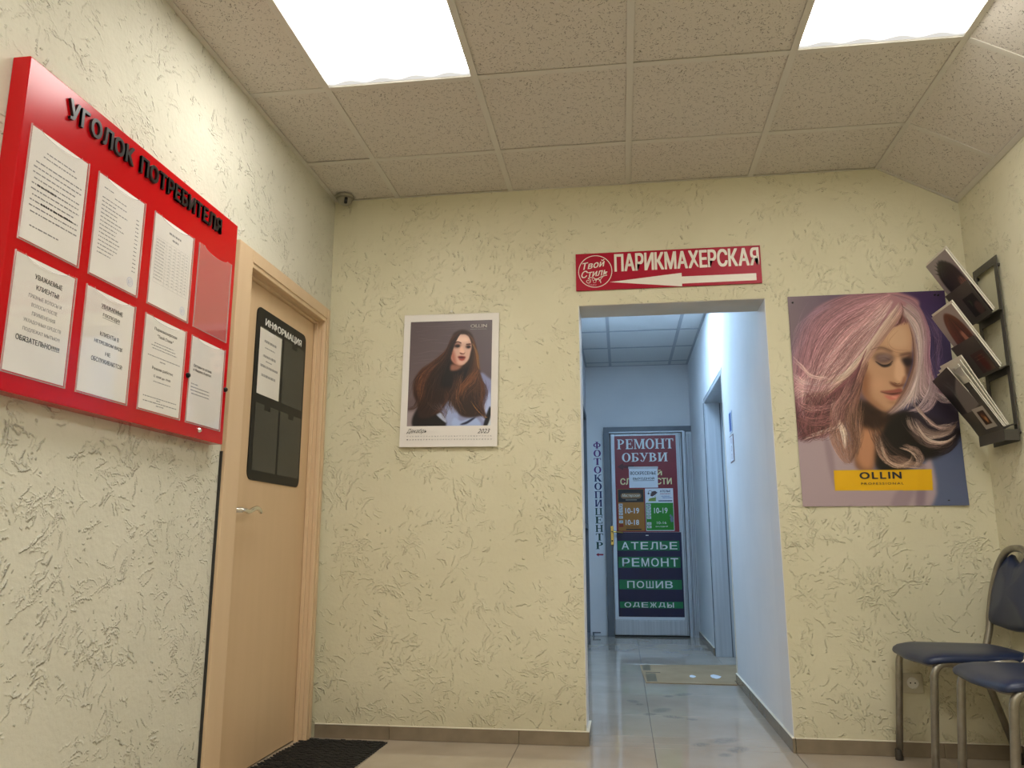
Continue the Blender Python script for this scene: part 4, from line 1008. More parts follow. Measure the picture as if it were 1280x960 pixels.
P.hair([(545, 470), (555, 560), (530, 640), (500, 690)], [(560, 480), (590, 560), (560, 640), (540, 690)], 60, c8(92, 52, 30), c8(52, 30, 22), jit=6)
P.hair([(490, 600), (520, 650), (560, 690), (582, 706)], [(500, 610), (530, 660), (570, 695), (590, 700)], 24, c8(200, 150, 60), c8(160, 100, 50), jit=3)
P.hair([(360, 540), (370, 590), (330, 640), (290, 690)], [(340, 560), (340, 610), (300, 650), (260, 690)], 60, c8(84, 50, 34), c8(40, 26, 22), jit=6)
P.hair([(200, 560), (180, 620), (150, 640), (135, 640)], [(220, 600), (190, 640), (160, 650), (135, 650)], 22, c8(52, 34, 30), c8(60, 42, 36), jit=4)
P.hair([(452, 204), (395, 250), (350, 340), (260, 410), (190, 480), (170, 570), (140, 640)], [(455, 210), (405, 290), (380, 370), (350, 460), (330, 560), (300, 640), (250, 700)], 150, c8(66, 40, 30), c8(24, 17, 17), var=.5, jit=16, al=.6)
P.hair([(400, 440), (390, 520), (360, 600), (340, 680)], [(470, 430), (440, 520), (430, 600), (470, 690)], 130, c8(40, 26, 22), c8(88, 56, 38), var=.45, jit=12, al=.7)
P.hair([(540, 420), (500, 470), (450, 520), (430, 580)], [(550, 450), (530, 520), (480, 570), (470, 640)], 60, c8(112, 70, 44), c8(60, 38, 28), var=.4, jit=8, al=.7)
P.hair([(470, 560), (500, 640), (550, 690), (585, 720)], [(555, 540), (565, 620), (570, 670), (560, 700)], 80, c8(46, 30, 26), c8(80, 50, 36), var=.4, jit=10, al=.7)
P.hair([(560, 470), (580, 540), (560, 600), (545, 650)], [(600, 500), (596, 560), (580, 620), (570, 660)], 30, c8(60, 48, 60), c8(110, 112, 150), var=.3, jit=8, al=.5)
P.hair([(230, 600), (280, 650), (330, 680), (345, 720)], [(330, 600), (340, 640), (360, 660), (356, 700)], 40, c8(52, 34, 30), c8(96, 84, 96), var=.4, jit=8, al=.6)
m_cal = print_mat('calendar_print', P, .35, 1.10)
def cal_pt(x, z, o=.0006): 
    u = (x-KX0)/(KX1-KX0); v = (z-KZ0)/(KZ1-KZ0); return leaf(u, v, o)
bm = uv_sheet(lambda u, v: cal_pt(.434+.418*u, 1.448+.534*v), 1, 10); obj('printed_photo', rot_bm(bm), m_cal, ca)
def cal_text(items, m, name='printed_text'):
    bm = bmesh.new()
    for (s_, x0, x1, z, h, b, shr) in items: add_text(bm, s_, M_back(0), x0, x1, z, z+h, 0, b, shr)
    for v in bm.verts:
        p = cal_pt(v.co.x, v.co.z, .0012); v.co.y = p.y
    return obj(name, rot_bm(bm), m, ca)
cal_text([('OLLIN', .742, .826, 1.944, .017, .03, 0)], m_paper, 'lettering')
cal_text([('PROFESSIONAL', .742, .826, 1.934, .004, 0, 0)], m_ink_faint, 'lettering')
cal_text([('Декабрь', .433, .535, 1.408, .027, 0, .45), ('2023', .788, .850, 1.410, .022, 0, .45)], m_ink)
cal_text([(d, .436+i*.01385, .436+i*.01385+.0075, 1.394, .0055, 0, 0) for i, d in enumerate(('пн вт ср чт пт сб вс '*5).split()[4:35])] +
         [(str(i+1), .436+i*.01385, .436+i*.01385+.0075, 1.378, .0055, .01, 0) for i in range(31)], m_ink_grey)
bm = bmesh.new()
for k in range(56):
    x = KX0+.008+k*(KX1-KX0-.016)/55
    add_tube(bm, [(x, -.0105+.0035*math.cos(a)-.0, KZ1-.001+.0045*math.sin(a)) for a in np.linspace(-.6, 3.7, 7)], .0008, 5)
obj('wire_binding', rot_bm(bm), m_white_plastic, ca, kind='stuff')
obj('hanger', rot_bm(tube(catmull([(.628, -.009, KZ1+.002), (.636, -.009, KZ1+.012), (.643, -.006, KZ1+.017), (.650, -.009, KZ1+.012), (.658, -.009, KZ1+.002)], 5), .0013, 6)), m_chrome, ca)
bm = bmesh.new(); add_lathe(bm, [(0, 0), (.004, 0), (.004, .010), (.007, .011), (.006, .013), (0, .014)], M_back(0) @ Matrix.Translation((.643, KZ1+.014, 0)), 12)
nail = obj('nail', rot_bm(bm), m_white_plastic); tag(nail, 'small white nail above the wall calendar', 'nail')

# ------------------------------------------------------------------ hairdresser sign over the opening
sg = empty('direction_sign', (1.72, 0, 2.11), 'crimson sign reading ПАРИКМАХЕРСКАЯ with a white arrow above corridor opening', 'sign')
SX0, SX1, SZ0, SZ1, SY = 1.273, 2.168, 2.112, 2.304, -.010
obj('sign_panel', box(SX0, SX1, SY, -.002, SZ0, SZ1, .0006), m_signred, sg)
Msg = M_back(SY)
letter_row('ПАРИКМАХЕРСКАЯ', Msg, 1.464, 2.160, 2.203, 2.294, .0004, m_signwhite, sg, .035, gapf=.045)
bm = bmesh.new(); add_prism(bm, [(1.440, 2.150), (1.789, 2.112), (1.789, 2.126), (2.142, 2.127), (2.142, 2.162), (1.789, 2.162), (1.789, 2.181)], Msg, .0003); obj('arrow', bm, m_signwhite, sg)
bm = bmesh.new(); cx, cz, rr = 1.369, 2.209, .084
ring(bm, Msg, cx, cz, rr, .0035, 48, depth=.0003)
add_text(bm, 'Твой', Msg @ Matrix.Translation((cx, cz, 0)) @ Matrix.Rotation(math.radians(8), 4, 'Z'), -.057, .055, .018, .055, .0003, .012, .35)
add_text(bm, 'Стиль', Msg @ Matrix.Translation((cx, cz, 0)) @ Matrix.Rotation(math.radians(6), 4, 'Z'), -.071, .060, -.026, .010, .0003, .012, .35)
def swash(bm, pts, M, r): add_tube(bm, [M @ Vector((p[0], p[1], .0002)) for p in catmull([(a, b, 0) for a, b in pts], 6)], r, 6)
Mc = Msg @ Matrix.Translation((cx, cz, 0))
swash(bm, [(-.030, -.050), (-.036, -.044), (-.044, -.048), (-.040, -.058), (-.028, -.058), (-.024, -.044), (-.036, -.034), (-.010, -.032), (.004, -.046)], Mc, .0016)
ring(bm, Mc, -.004, -.052, .008, .0016, 16, depth=.0003); ring(bm, Mc, -.010, -.040, .007, .0016, 16, depth=.0003)
swash(bm, [(.002, -.048), (.020, -.034), (.040, -.026), (.058, -.022)], Mc, .0022); swash(bm, [(-.004, -.040), (.012, -.040), (.024, -.050), (.026, -.062)], Mc, .0022)
swash(bm, [(.018, -.052), (.028, -.040), (.040, -.026)], Mc, .0018)
obj('round_logo', bm, m_signwhite, sg)
bm = bmesh.new(); word_lines(bm, Mc, -.036, .008, [(-.069, 0, 1), (-.074, .1, .9)], .003, 3, depth=.0003); obj('small_print', bm, mat('sign_pink', (.6, .2, .25), .4), sg)

# ------------------------------------------------------------------ serif letters for the signs in the corridor
def rect(x0, y0, x1, y1): return [(x0, y0), (x1, y0), (x1, y1), (x0, y1)]
def arc_ring(cx, cy, rx, ry, tx, ty, a0, a1, n=14):
    out = []
    for k in range(n):
        p = math.radians(a0+(a1-a0)*k/n); q = math.radians(a0+(a1-a0)*(k+1)/n)
        out.append([(cx+(rx-tx)*math.cos(p), cy+(ry-ty)*math.sin(p)), (cx+rx*math.cos(p), cy+ry*math.sin(p)), (cx+rx*math.cos(q), cy+ry*math.sin(q)), (cx+(rx-tx)*math.cos(q), cy+(ry-ty)*math.sin(q))])
    return out
TK, TN, SF = .19, .075, .065
def stem(x, w=TK, s=.075, top=True, bot=True):
    o = [rect(x, 0, x+w, 1)]
    if bot: o.append(rect(x-s, 0, x+w+s, SF))
    if top: o.append(rect(x-s, 1-SF, x+w+s, 1))
    return o
def glyph(ch):
    S = stem
    if ch == 'Р': return .72, S(.08)+arc_ring(.27, .73, .40, .27, TK, TN, -90, 90)+[rect(.2, 1-TN, .30, 1), rect(.2, .46, .30, .46+TN)]
    if ch == 'Е': return .72, S(.08)+[rect(.1, 1-TN, .66, 1), rect(.1, 0, .68, TN), rect(.1, .48, .5, .48+TN), rect(.60, .76, .66, 1), rect(.62, 0, .68, .26), rect(.47, .38, .52, .66)]
    if ch == 'М': return 1.02, S(.09, TN)+S(.78)+[[(.09, 1), (.27, 1), (.56, .08), (.46, .02)], [(.46, .02), (.56, .02), (.86, 1), (.76, 1)]]
    if ch == 'О': return .84, arc_ring(.42, .5, .41, .52, TK+.01, TN, 0, 360, 28)
    if ch == 'Н': return .90, S(.08)+S(.63)+[rect(.2, .47, .7, .47+TN)]
    if ch == 'Т': return .76, S(.285, top=False)+[rect(.02, 1-TN, .74, 1), rect(.02, .74, .08, 1), rect(.68, .74, .74, 1)]
    if ch == 'Б': return .72, S(.08)+[rect(.1, 1-TN, .64, 1), rect(.58, .76, .64, 1), rect(.2, .50, .30, .50+TN), rect(.2, 0, .30, TN)]+arc_ring(.27, .285, .41, .287, TK, TN, -90, 90)
    if ch == 'У': return .80, [[(.06, 1), (.26, 1), (.52, .34), (.42, .24)], [(.66, 1), (.74, 1), (.42, .16), (.34, .18)], rect(0, 1-SF, .34, 1), rect(.54, 1-SF, .82, 1)]+arc_ring(.24, .16, .18, .17, .09, .07, 180, 360, 10)+[ell(.13, .14, .07, .08, 10)]
    if ch == 'В': return .76, S(.08)+[rect(.2, 1-TN, .30, 1), rect(.2, .49, .34, .49+TN), rect(.2, 0, .30, TN)]+arc_ring(.28, .75, .36, .25, TK, TN, -90, 90)+arc_ring(.30, .285, .41, .287, TK, TN, -90, 90)
    if ch == 'И': return .92, S(.08)+S(.65)+[[(.24, .12), (.30, 0), (.70, .88), (.64, 1)]]
    if ch == 'Ф': return .92, S(.365)+arc_ring(.46, .5, .45, .32, TK-.02, TN, 0, 360, 24)
    if ch == 'К': return .86, S(.08)+[[(.25, .42), (.33, .42), (.72, .97), (.62, 1)], [(.30, .52), (.46, .66), (.84, .03), (.62, .0)], rect(.54, 1-SF, .84, 1), rect(.56, 0, .88, SF)]
    if ch == 'П': return .90, S(.08)+S(.63)+[rect(.1, 1-TN, .8, 1)]
    if ch == 'Ц': return .94, S(.08)+S(.63)+[rect(.1, 0, .86, TN), [(.80, TN), (.88, TN), (.86, -.2), (.82, -.2)]]
    return .5, []
def serif_row(s, M, x0, x1, y0, y1, m, parent, gapf=.07):
    gs = [glyph(c)[0] for c in s]; tot = sum(gs)+gapf*(len(s)-1); k = (x1-x0)/tot; x = x0
    for c_, w in zip(s, gs):
        bm = bmesh.new(); add_serif(bm, c_, M, x, x+w*k, y0, y1); obj('letter', bm, m, parent); x += (w+gapf)*k
def add_serif(bm, s, M, x0, x1, y0, y1, depth=.0003, gapf=.07):
    gs = [glyph(c) for c in s]; tot = sum(g[0] for g in gs)+gapf*(len(s)-1); k = (x1-x0)/tot; x = x0; h = y1-y0
    for w, polys in gs:
        for q_, p in enumerate(polys): add_prism(bm, [(x+a*k, y0+b*h) for a, b in p], M, depth+3e-5*(q_ % 9))
        x += (w+gapf)*k

# ------------------------------------------------------------------ corridor: far door
YD = D-.05
d2 = struct('door_2', box(1.375, 2.075, YD, YD+.035, .012, 1.968, .002), m_alu)
def ob2(name, x0, x1, z0, z1, y0, y1, m, b=.0015): return obj(name, box(x0, x1, y0, y1, z0, z1, b), m, d2)
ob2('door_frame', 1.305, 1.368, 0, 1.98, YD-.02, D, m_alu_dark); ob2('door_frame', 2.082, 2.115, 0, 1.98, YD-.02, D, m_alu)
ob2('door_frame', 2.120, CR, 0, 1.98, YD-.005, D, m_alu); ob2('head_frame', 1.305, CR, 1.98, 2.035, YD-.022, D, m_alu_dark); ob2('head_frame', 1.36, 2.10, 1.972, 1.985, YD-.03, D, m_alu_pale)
ob2('stile', 1.377, 1.412, .16, 1.965, YD-.008, YD+.01, m_alu_pale); ob2('stile', 2.038, 2.073, .02, 1.965, YD-.008, YD+.01, m_alu)
ob2('kick_panel', 1.380, 2.070, .02, .150, YD-.006, YD+.01, m_alu); ob2('weather_strip', 1.37, 2.08, .004, .016, YD-.01, YD+.01, m_dark)
for x in (2.058, 2.128, 2.145, 2.160): ob2('profile_groove', x, x+.004, .02, 1.96, YD-.0095 if x < 2.1 else YD-.008, YD, m_alu_dark, .0)
bm = bmesh.new(); add_box(bm, 1.352, 1.384, YD-.029, YD-.020, .862, 1.050, .004, 2); obj('handle_plate', bm, m_brass, d2)
bm = bmesh.new(); add_tube(bm, fillet([(1.368, YD-.025, .995), (1.368, YD-.062, .995), (1.475, YD-.062, .985)], .015, 5), .008, 10); obj('door_handle', bm, m_brass, d2, True)
bm = bmesh.new(); add_lathe(bm, [(0, 0), (.008, 0), (.008, .004), (0, .004)], M_back(YD-.029) @ Matrix.Translation((1.368, .905, 0)), 12); obj('lock', bm, m_black, d2)
# posters on the door
yp = YD-.001
m_maroon = noise_color(mat('maroon_print', rough=.35), (.20, .012, .022), (.24, .016, .028), 4)
m_navy = noise_color(mat('navy_print', rough=.35), (.008, .010, .045), (.012, .014, .058), 4)
m_green_tape = noise_color(mat('green_tape', rough=.4), (.004, .13, .045), (.008, .20, .075), 9, 2, stretch=(1, 1, .3))
m_ltr = mat('pale_letters', (.72, .76, .76), .45); m_ltr_y = mat('yellow_letters', (.80, .72, .36), .45)
MP = M_back(yp-.0012)
p1 = empty('shoe_repair_poster', (1.715, yp, .99), 'dark red poster reading РЕМОНТ ОБУВИ on the upper half of far corridor door', 'poster')
obj('poster_sheet', box(1.414, 2.022, yp-.0012, yp, .990, 1.945), m_maroon, p1)
serif_row('РЕМОНТ', MP, 1.440, 2.000, 1.812, 1.912, m_ltr, p1); serif_row('ОБУВИ', MP, 1.484, 1.936, 1.684, 1.772, m_ltr, p1)
bm = bmesh.new(); add_text(bm, 'ЛЮБОЙ', MP, 1.565, 1.875, 1.545, 1.600, .0003, .03); add_text(bm, 'СЛОЖНОСТИ', MP, 1.462, 1.968, 1.455, 1.520, .0003, .03); obj('lettering', bm, m_ltr_y, p1)
bm = bmesh.new(); add_prism(bm, [(1.435, 1.635), (1.495, 1.600), (1.495, 1.622), (1.60, 1.622), (1.60, 1.648), (1.495, 1.648), (1.495, 1.672)], MP, .0003); obj('arrow', bm, mat('deep_maroon', (.07, .004, .008), .4), p1)
nt_ = empty('closed_notice', (1.685, yp-.0018, 1.42), 'white paper taped over red poster, reading ВОСКРЕСЕНЬЕ ВЫХОДНОЙ', 'paper notice')
obj('sheet', box(1.550, 1.832, yp-.0028, yp-.0018, 1.424, 1.628), m_paper_cool, nt_)
Mn = M_back(yp-.0028)
bm = bmesh.new(); add_text(bm, 'ВОСКРЕСЕНЬЕ', Mn, 1.562, 1.818, 1.552, 1.586, .0003, .02); add_text(bm, 'ВЫХОДНОЙ', Mn, 1.588, 1.798, 1.500, 1.532, .0003, .02); add_box(bm, 1.588, 1.798, yp-.0031, yp-.0028, 1.492, 1.496); obj('printed_text', bm, m_ink, nt_)
obj('tape', box(1.545, 1.838, yp-.0034, yp-.0029, 1.612, 1.634), transp_mat('tape', body=(.9, .93, .95), bw=.55), nt_)
# timetable: workshop
ms_ = empty('workshop_timetable', (1.56, yp-.0018, 1.0), 'brown and orange opening hours sign of a workshop, 10-19 and 10-18', 'sign')
obj('sign_panel', box(1.432, 1.690, yp-.0040, yp-.0020, 1.002, 1.412), noise_color(mat('ochre_print', rough=.4), (.34, .13, .012), (.38, .15, .016), 4), ms_)
Mt = M_back(yp-.0040)
obj('header', box(1.436, 1.686, yp-.0044, yp-.0040, 1.282, 1.408), mat('header_dark', (.012, .010, .012), .4), ms_)
bm = bmesh.new(); add_prism(bm, rrect(1.462, 1.664, 1.318, 1.372, .026), M_back(yp-.0044), .0002); obj('cartouche', bm, mat('cartouche', (.25, .14, .06), .5), ms_)
bm = bmesh.new(); add_text(bm, 'Мастерская', M_back(yp-.0047), 1.475, 1.650, 1.328, 1.364, .0002, .01, .3); add_box(bm, 1.51, 1.62, yp-.0046, yp-.0044, 1.303, 1.306); obj('lettering', bm, mat('cream_print', (.72, .68, .55), .5), ms_)
def hours(bm, M, x0, x1, z, h, s): add_text(bm, s, M, x0, x1, z, z+h, .0003, .015)
bm = bmesh.new(); hours(bm, Mt, 1.503, 1.638, 1.172, .054, '10-19'); hours(bm, Mt, 1.503, 1.634, 1.060, .050, '10-18'); obj('hours', bm, m_ltr, ms_)
m_tag = mat('day_tag', (.62, .66, .68), .5)
for k, (z, t) in enumerate(((1.255, 'пн'), (1.226, 'вт'), (1.197, 'ср'), (1.168, 'чт'), (1.134, 'пт'), (1.090, 'сб'))):
    tg = obj('day_tag', box(1.440, 1.478, yp-.0046, yp-.0040, z-.012, z+.013), m_tag, ms_)
    bm = bmesh.new(); add_text(bm, t, M_back(yp-.0046), 1.447, 1.471, z-.006, z+.007, .0002, .02); obj('printed_text', bm, m_ink, tg)
obj('day_tag', box(1.440, 1.480, yp-.0046, yp-.0040, 1.040, 1.070), mat('tag_red', (.26, .025, .01), .5), ms_)
bm = bmesh.new(); add_box(bm, 1.505, 1.655, yp-.0043, yp-.004, 1.010, 1.022); word_lines(bm, Mt, 1.51, 1.63, [(1.036, 0, 1)], .006, 3); obj('small_print', bm, m_ink, ms_)
# timetable: atelier
ag = empty('atelier_timetable', (1.83, yp-.0018, 1.0), 'white and green opening hours sign of a tailor, reading 10-19', 'sign')
obj('sign_panel', box(1.702, 1.976, yp-.0040, yp-.0020, 1.002, 1.416), m_paper_cool, ag)
obj('green_field', box(1.706, 1.972, yp-.0044, yp-.0040, 1.008, 1.274), noise_color(mat('green_print', rough=.4), (.012, .20, .008), (.016, .25, .012), 4), ag)
Mg = M_back(yp-.0044)
bm = bmesh.new(); hours(bm, Mg, 1.785, 1.915, 1.172, .054, '10-19'); add_text(bm, '10-16', Mg, 1.808, 1.900, 1.068, 1.092, .0003, .0); add_text(bm, 'выходной', Mg, 1.795, 1.912, 1.036, 1.052, .0003, .0); obj('hours', bm, m_ltr, ag)
for k, (z, t) in enumerate(((1.252, 'пн'), (1.222, 'вт'), (1.192, 'ср'), (1.162, 'чт'), (1.130, 'пт'), (1.072, 'сб'), (1.040, 'вс'))):
    tg = obj('day_tag', box(1.713, 1.754, yp-.0050, yp-.0044, z-.012, z+.013), m_tag, ag)
    bm = bmesh.new(); add_text(bm, t, M_back(yp-.0050), 1.721, 1.746, z-.006, z+.007, .0002, .02); obj('printed_text', bm, m_ink, tg)
bm = bmesh.new(); add_text(bm, 'АТЕЛЬЕ', M_back(yp-.0040), 1.848, 1.952, 1.378, 1.398, .0003, .03); add_box(bm, 1.83, 1.965, yp-.0043, yp-.004, 1.288, 1.298); obj('lettering', bm, mat('dark_blue_print', (.03, .03, .10), .5), ag)
bm = bmesh.new(); word_lines(bm, M_back(yp-.0040), 1.85, 1.96, [(1.360, 0, .9)], .006, 3); obj('small_print', bm, mat('red_print', (.4, .04, .08), .5), ag)
bm = bmesh.new(); word_lines(bm, M_back(yp-.0040), 1.86, 1.965, [(1.336, 0, .8), (1.320, .1, 1)], .006, 4); obj('small_print', bm, mat('blue_print', (.05, .10, .38), .5), ag)
# sewing-machine picture: round head, dark arm, green cloth
Ma = M_back(yp-.0040)
bm = bmesh.new(); add_prism(bm, [(1.730, 1.290), (1.806, 1.290), (1.808, 1.345), (1.780, 1.330), (1.745, 1.325)], Ma, .0003); obj('cloth_print', bm, mat('olive_print', (.22, .30, .05), .5), ag)
bm = bmesh.new(); add_prism(bm, [(1.752, 1.345), (1.772, 1.386), (1.800, 1.392), (1.824, 1.376), (1.800, 1.352), (1.770, 1.336)], Ma, .0005); ring(bm, Ma, 1.752, 1.380, .018, .004, 16); add_prism(bm, ell(1.735, 1.366, .007, .010, 12), Ma, .0003); obj('machine_print', bm, mat('brown_print', (.07, .035, .035), .5), ag)
swb = bmesh.new(); add_tube(swb, [Ma @ Vector((p.x, p.y, .0006)) for p in catmull([(1.712, 1.305, 0), (1.760, 1.325, 0), (1.806, 1.335, 0), (1.838, 1.365, 0), (1.836, 1.398, 0)], 6)], .004, 6); obj('tape_glare', swb, mat('glare_white', (.9, .9, .88), .15), ag)  # pale raised curve drawn as the glare on the tape
bm = bmesh.new(); add_prism(bm, [(1.935, 1.12), (1.958, 1.15), (1.966, 1.13), (1.968, 1.09), (1.945, 1.085)], Mg, .0003); add_prism(bm, ell(1.942, 1.148, .010, .014, 10), Mg, .0003); obj('figure_print', bm, mat('slate_print', (.14, .20, .24), .5), ag)
# lower navy poster
p2 = empty('atelier_poster', (1.715, yp, .16), 'navy poster with white letters on green strips, lower half of far corridor door', 'poster')
obj('border', box(1.378, 2.060, yp-.0006, yp+.0, .158, .990), m_alu_pale, p2)
obj('poster_sheet', box(1.408, 2.040, yp-.0014, yp-.0006, .186, .988), m_navy, p2)
def block_text(bm, s, x0, x1, z0, z1): add_text(bm, s, M_back(yp-.0028), x0, x1, z0, z1, .0003, .0, 0, 1.25)
for (s_, a0, a1, b0, b1, c0, c1) in (('АТЕЛЬЕ', 1.419, 2.016, .812, .906, 1.447, 2.006), ('РЕМОНТ', 1.421, 2.020, .648, .752, 1.450, 2.010), ('ПОШИВ', 1.424, 2.024, .444, .534, 1.492, 1.948), ('ОДЕЖДЫ', 1.426, 2.028, .268, .328, 1.462, 1.950)):
    st = obj('green_strip', box(a0, a1, yp-.0026, yp-.0014, b0, b1), m_green_tape, p2)
    mz = .012 if s_ != 'ОДЕЖДЫ' else .006
    # letters are cut from strips: square block lettering
    x = c0; n_ = len(s_); wch = (c1-c0)/n_
    if s_ == 'ПОШИВ': pass
    for i_, ch in enumerate(s_):
        bm = bmesh.new(); add_text(bm, ch, M_back(yp-.0028), x+wch*.10, x+wch*.88, b0+mz, b1-mz, .0003, .012); obj('letter', bm, m_ltr, st)
        x += wch
bm = bmesh.new(); add_box(bm, 1.695, 1.722, yp-.0018, yp-.0014, .955, .962); obj('small_mark', bm, m_ltr, p2)
# vertical sign
vs_ = empty('copy_centre_sign', (1.232, D, .74), 'narrow vertical white sign spelling ФОТОКОПИЦЕНТР on wall left of far door', 'sign')
obj('sign_panel', box(1.192, 1.284, D-.0015, D, .742, 1.905), mat('sign_film', (.74, .77, .80), .4), vs_)
m_purple = mat('purple_print', (.11, .015, .16), .5); m_darkblue = mat('navy_letters', (.015, .02, .11), .5); m_dgreen = mat('dark_green_letters', (.012, .06, .05), .5)
word = 'ФОТОКОПИЦЕНТР'; zt, zb = 1.898, .812; hh = (zt-zb)/len(word)
for i_, ch in enumerate(word):
    z1 = zt-hh*i_; z0 = z1-hh*.84; bm = bmesh.new(); xo = 1.200+.006*i_/12
    add_serif(bm, ch, M_back(D-.0015), xo-.002, xo+.074, z0, z1); obj('letter', bm, m_purple if i_ < 4 else (m_darkblue if i_ < 8 else m_dgreen), vs_)
bm = bmesh.new(); add_prism(bm, [(1.204, .772), (1.230, .790), (1.230, .779), (1.276, .779), (1.276, .765), (1.230, .765), (1.230, .754)], M_back(D-.0015), .0003); obj('arrow', bm, mat('arrow_red', (.36, .01, .04), .5), vs_)
# door stop on the floor
bm = bmesh.new(); add_box(bm, 1.155, 1.235, D-.05, D-.035, .028, .040, .004); add_lathe(bm, [(0, 0), (.014, 0), (.014, .004), (.008, .006), (.008, .034), (0, .036)], Matrix.Translation((1.165, D-.043, 0)), 12)
tag(obj('door_stopper', bm, m_alu_dark), 'small dark door stopper on floor under the narrow vertical sign', 'door stop')

# glazed partition in the left corridor wall
wd = struct('window_1', box(CL-.07, CL-.055, 3.30, 4.16, .05, 2.15), m_glass)
for bx in ((3.30, 3.345, .0, 2.15), (4.115, 4.16, 0, 2.15), (3.345, 4.115, 0, .05), (3.345, 4.115, 2.10, 2.15), (3.345, 4.115, 1.02, 1.06)):
    obj('window_frame', box(CL-.09, CL+.008, bx[0], bx[1], bx[2], bx[3], .002), m_alu_dark, wd)
obj('window_panel', box(CL-.12, CL-.10, 3.30, 4.16, 0, 2.15), m_white_wall, wd)
# door recess on the right of the corridor
d3 = struct('door_3', box(CR+.20, CR+.235, RY0+.04, RY1-.06, .01, RZ-.05, .002), m_alu)
obj('door_frame', box(CR+.003, CR+.245, RY1-.055, RY1-.0, .0, RZ-.035, .002), m_alu, d3)
obj('door_frame', box(CR+.003, CR+.245, RY0, RY0+.03, .0, RZ-.035, .002), m_alu, d3)
obj('head_frame', box(CR+.003, CR+.245, RY0, RY1, RZ-.035, RZ, .002), m_alu, d3)
obj('frame_groove', box(CR+.125, CR+.133, RY1-.0575, RY1-.05, .0, RZ-.04), m_alu_dark, d3)
obj('frame_groove', box(CR+.165, CR+.185, RY1-.062, RY1-.05, .0, RZ-.04), m_alu_pale, d3)
obj('frame_gasket', box(CR-.002, CR+.006, RY1-.012, RY1+.0, .0, RZ-.03), m_alu_dark, d3)
obj('edge_trim', box(CR-.004, CR+.002, RY0-.022, RY0, .06, RZ+.0), m_caulk, d3)
# small door plates on the right wall
MR = M_right(CR)
dp = empty('blue_plate', (CR, 1.39, 1.585), 'narrow plate with blue band high on the corridor right wall', 'sign')
obj('plate', box(CR-.003, CR, 1.330, 1.452, 1.575, 1.712), mat('plate_pale', (.62, .72, .85), .4), dp)
obj('blue_band', box(CR-.0035, CR-.003, 1.366, 1.452, 1.588, 1.706), mat('plate_blue', (.03, .10, .38), .4), dp)
dq = empty('pictogram_plate', (CR, 1.39, 1.385), 'narrow white plate with small pictograms below the blue plate in corridor', 'sign')
obj('plate', box(CR-.004, CR, 1.315, 1.476, 1.388, 1.560, .0008), mat('plate_brown', (.26, .17, .17), .4), dq)
obj('plate_face', box(CR-.0045, CR-.004, 1.326, 1.466, 1.396, 1.552), m_paper_cool, dq)
bm = bmesh.new()
for k in range(3): ring(bm, M_right(CR-.0045), -1.395, 1.425+.05*k, .018, .005, 14)
obj('pictograms', bm, mat('mauve_print', (.30, .20, .30), .5), dq)

# cardboard on the corridor floor
def wob(pts, a): return [(x+random.uniform(-a, a), y+random.uniform(-a, a)) for x, y in pts]
cb = empty('cardboard_sheet', (1.87, 2.05, 0), 'flattened brown cardboard sheet lying on the corridor floor', 'cardboard')
Mf = Matrix.Identity(4)
out = [(1.590, 1.665), (1.70, 1.660), (1.85, 1.655), (2.00, 1.650), (2.163, 1.648), (2.163, 1.80), (2.29, 1.81), (2.29, 2.50), (2.10, 2.475), (1.90, 2.45), (1.72, 2.44), (1.568, 2.43), (1.574, 2.10), (1.582, 1.90)]
out = [(x, y) for x, y in out]
obj('sheet', prism(out, Matrix.Translation((0, 0, .0005)), .005), m_card, cb)
obj('tape_strip', box(1.60, 1.665, 1.70, 2.02, .0055, .0062), mat('dark_tape', (.19, .15, .09), .4), cb)
obj('tape_strip', box(1.585, 1.64, 2.15, 2.41, .0055, .0062), mat('dark_tape2', (.19, .15, .09), .4), cb)
obj('crease', box(1.60, 1.70, 2.06, 2.075, .0055, .0068), m_dark, cb)
for k, (x, y, s_, lab) in enumerate(((1.905, 1.93, .022, 'smaller torn scrap of white paper lying on the cardboard sheet'), (2.055, 1.945, .038, 'larger torn scrap of white paper on the cardboard near right wall'))):
    pts = [(x+s_*(.7+.5*random.random())*math.cos(a), y+s_*2.2*(.6+.6*random.random())*math.sin(a)) for a in np.linspace(0, 6.28, 9)[:-1]]
    tag(obj('paper_scrap', prism(pts, Matrix.Translation((0, 0, .0056)), .002), m_paper_cool), lab, 'paper scrap')

# ------------------------------------------------------------------ door mat
mat_root = empty('door_mat', (.19, -.36, 0), 'black ribbed rubber door mat in front of beige door', 'door mat')
MT = Matrix.Translation((.19, -.06, 0)) @ Matrix.Rotation(math.radians(-2.5), 4, 'Z')
edge = []
nx, ny = 14, 22; w_, l_ = .400, .62
for k in range(nx*4+1):
    x = -w_/2+w_*k/(nx*4); edge.append((x, .004*math.sin(k*math.pi/2)))
for k in range(1, ny*4+1): edge.append((w_/2+.002*math.sin(k*math.pi/2), -l_*k/(ny*4)))
edge += [(-w_/2, -l_)]
obj('mat_base', prism(edge, MT @ Matrix.Translation((0, 0, .0005)), .005), m_rubber, mat_root)
bm = bmesh.new()
for j in range(ny*2):
    for i in range(nx+1):
        x = -w_/2+.014+(w_-.028)*(i+(.5 if j % 2 else 0))/(nx+.5); y = -.012-(l_-.02)*j/(ny*2)
        if x > w_/2-.01: continue
        add_prism(bm, [(x-.011, y-.004), (x-.004, y-.0055), (x+.004, y-.0055), (x+.011, y-.004), (x+.011, y+.003), (x-.011, y+.003)], MT @ Matrix.Translation((0, 0, .0055)), random.uniform(.003, .0065))
obj('rubber_links', bm, m_rubber, mat_root, kind='stuff')

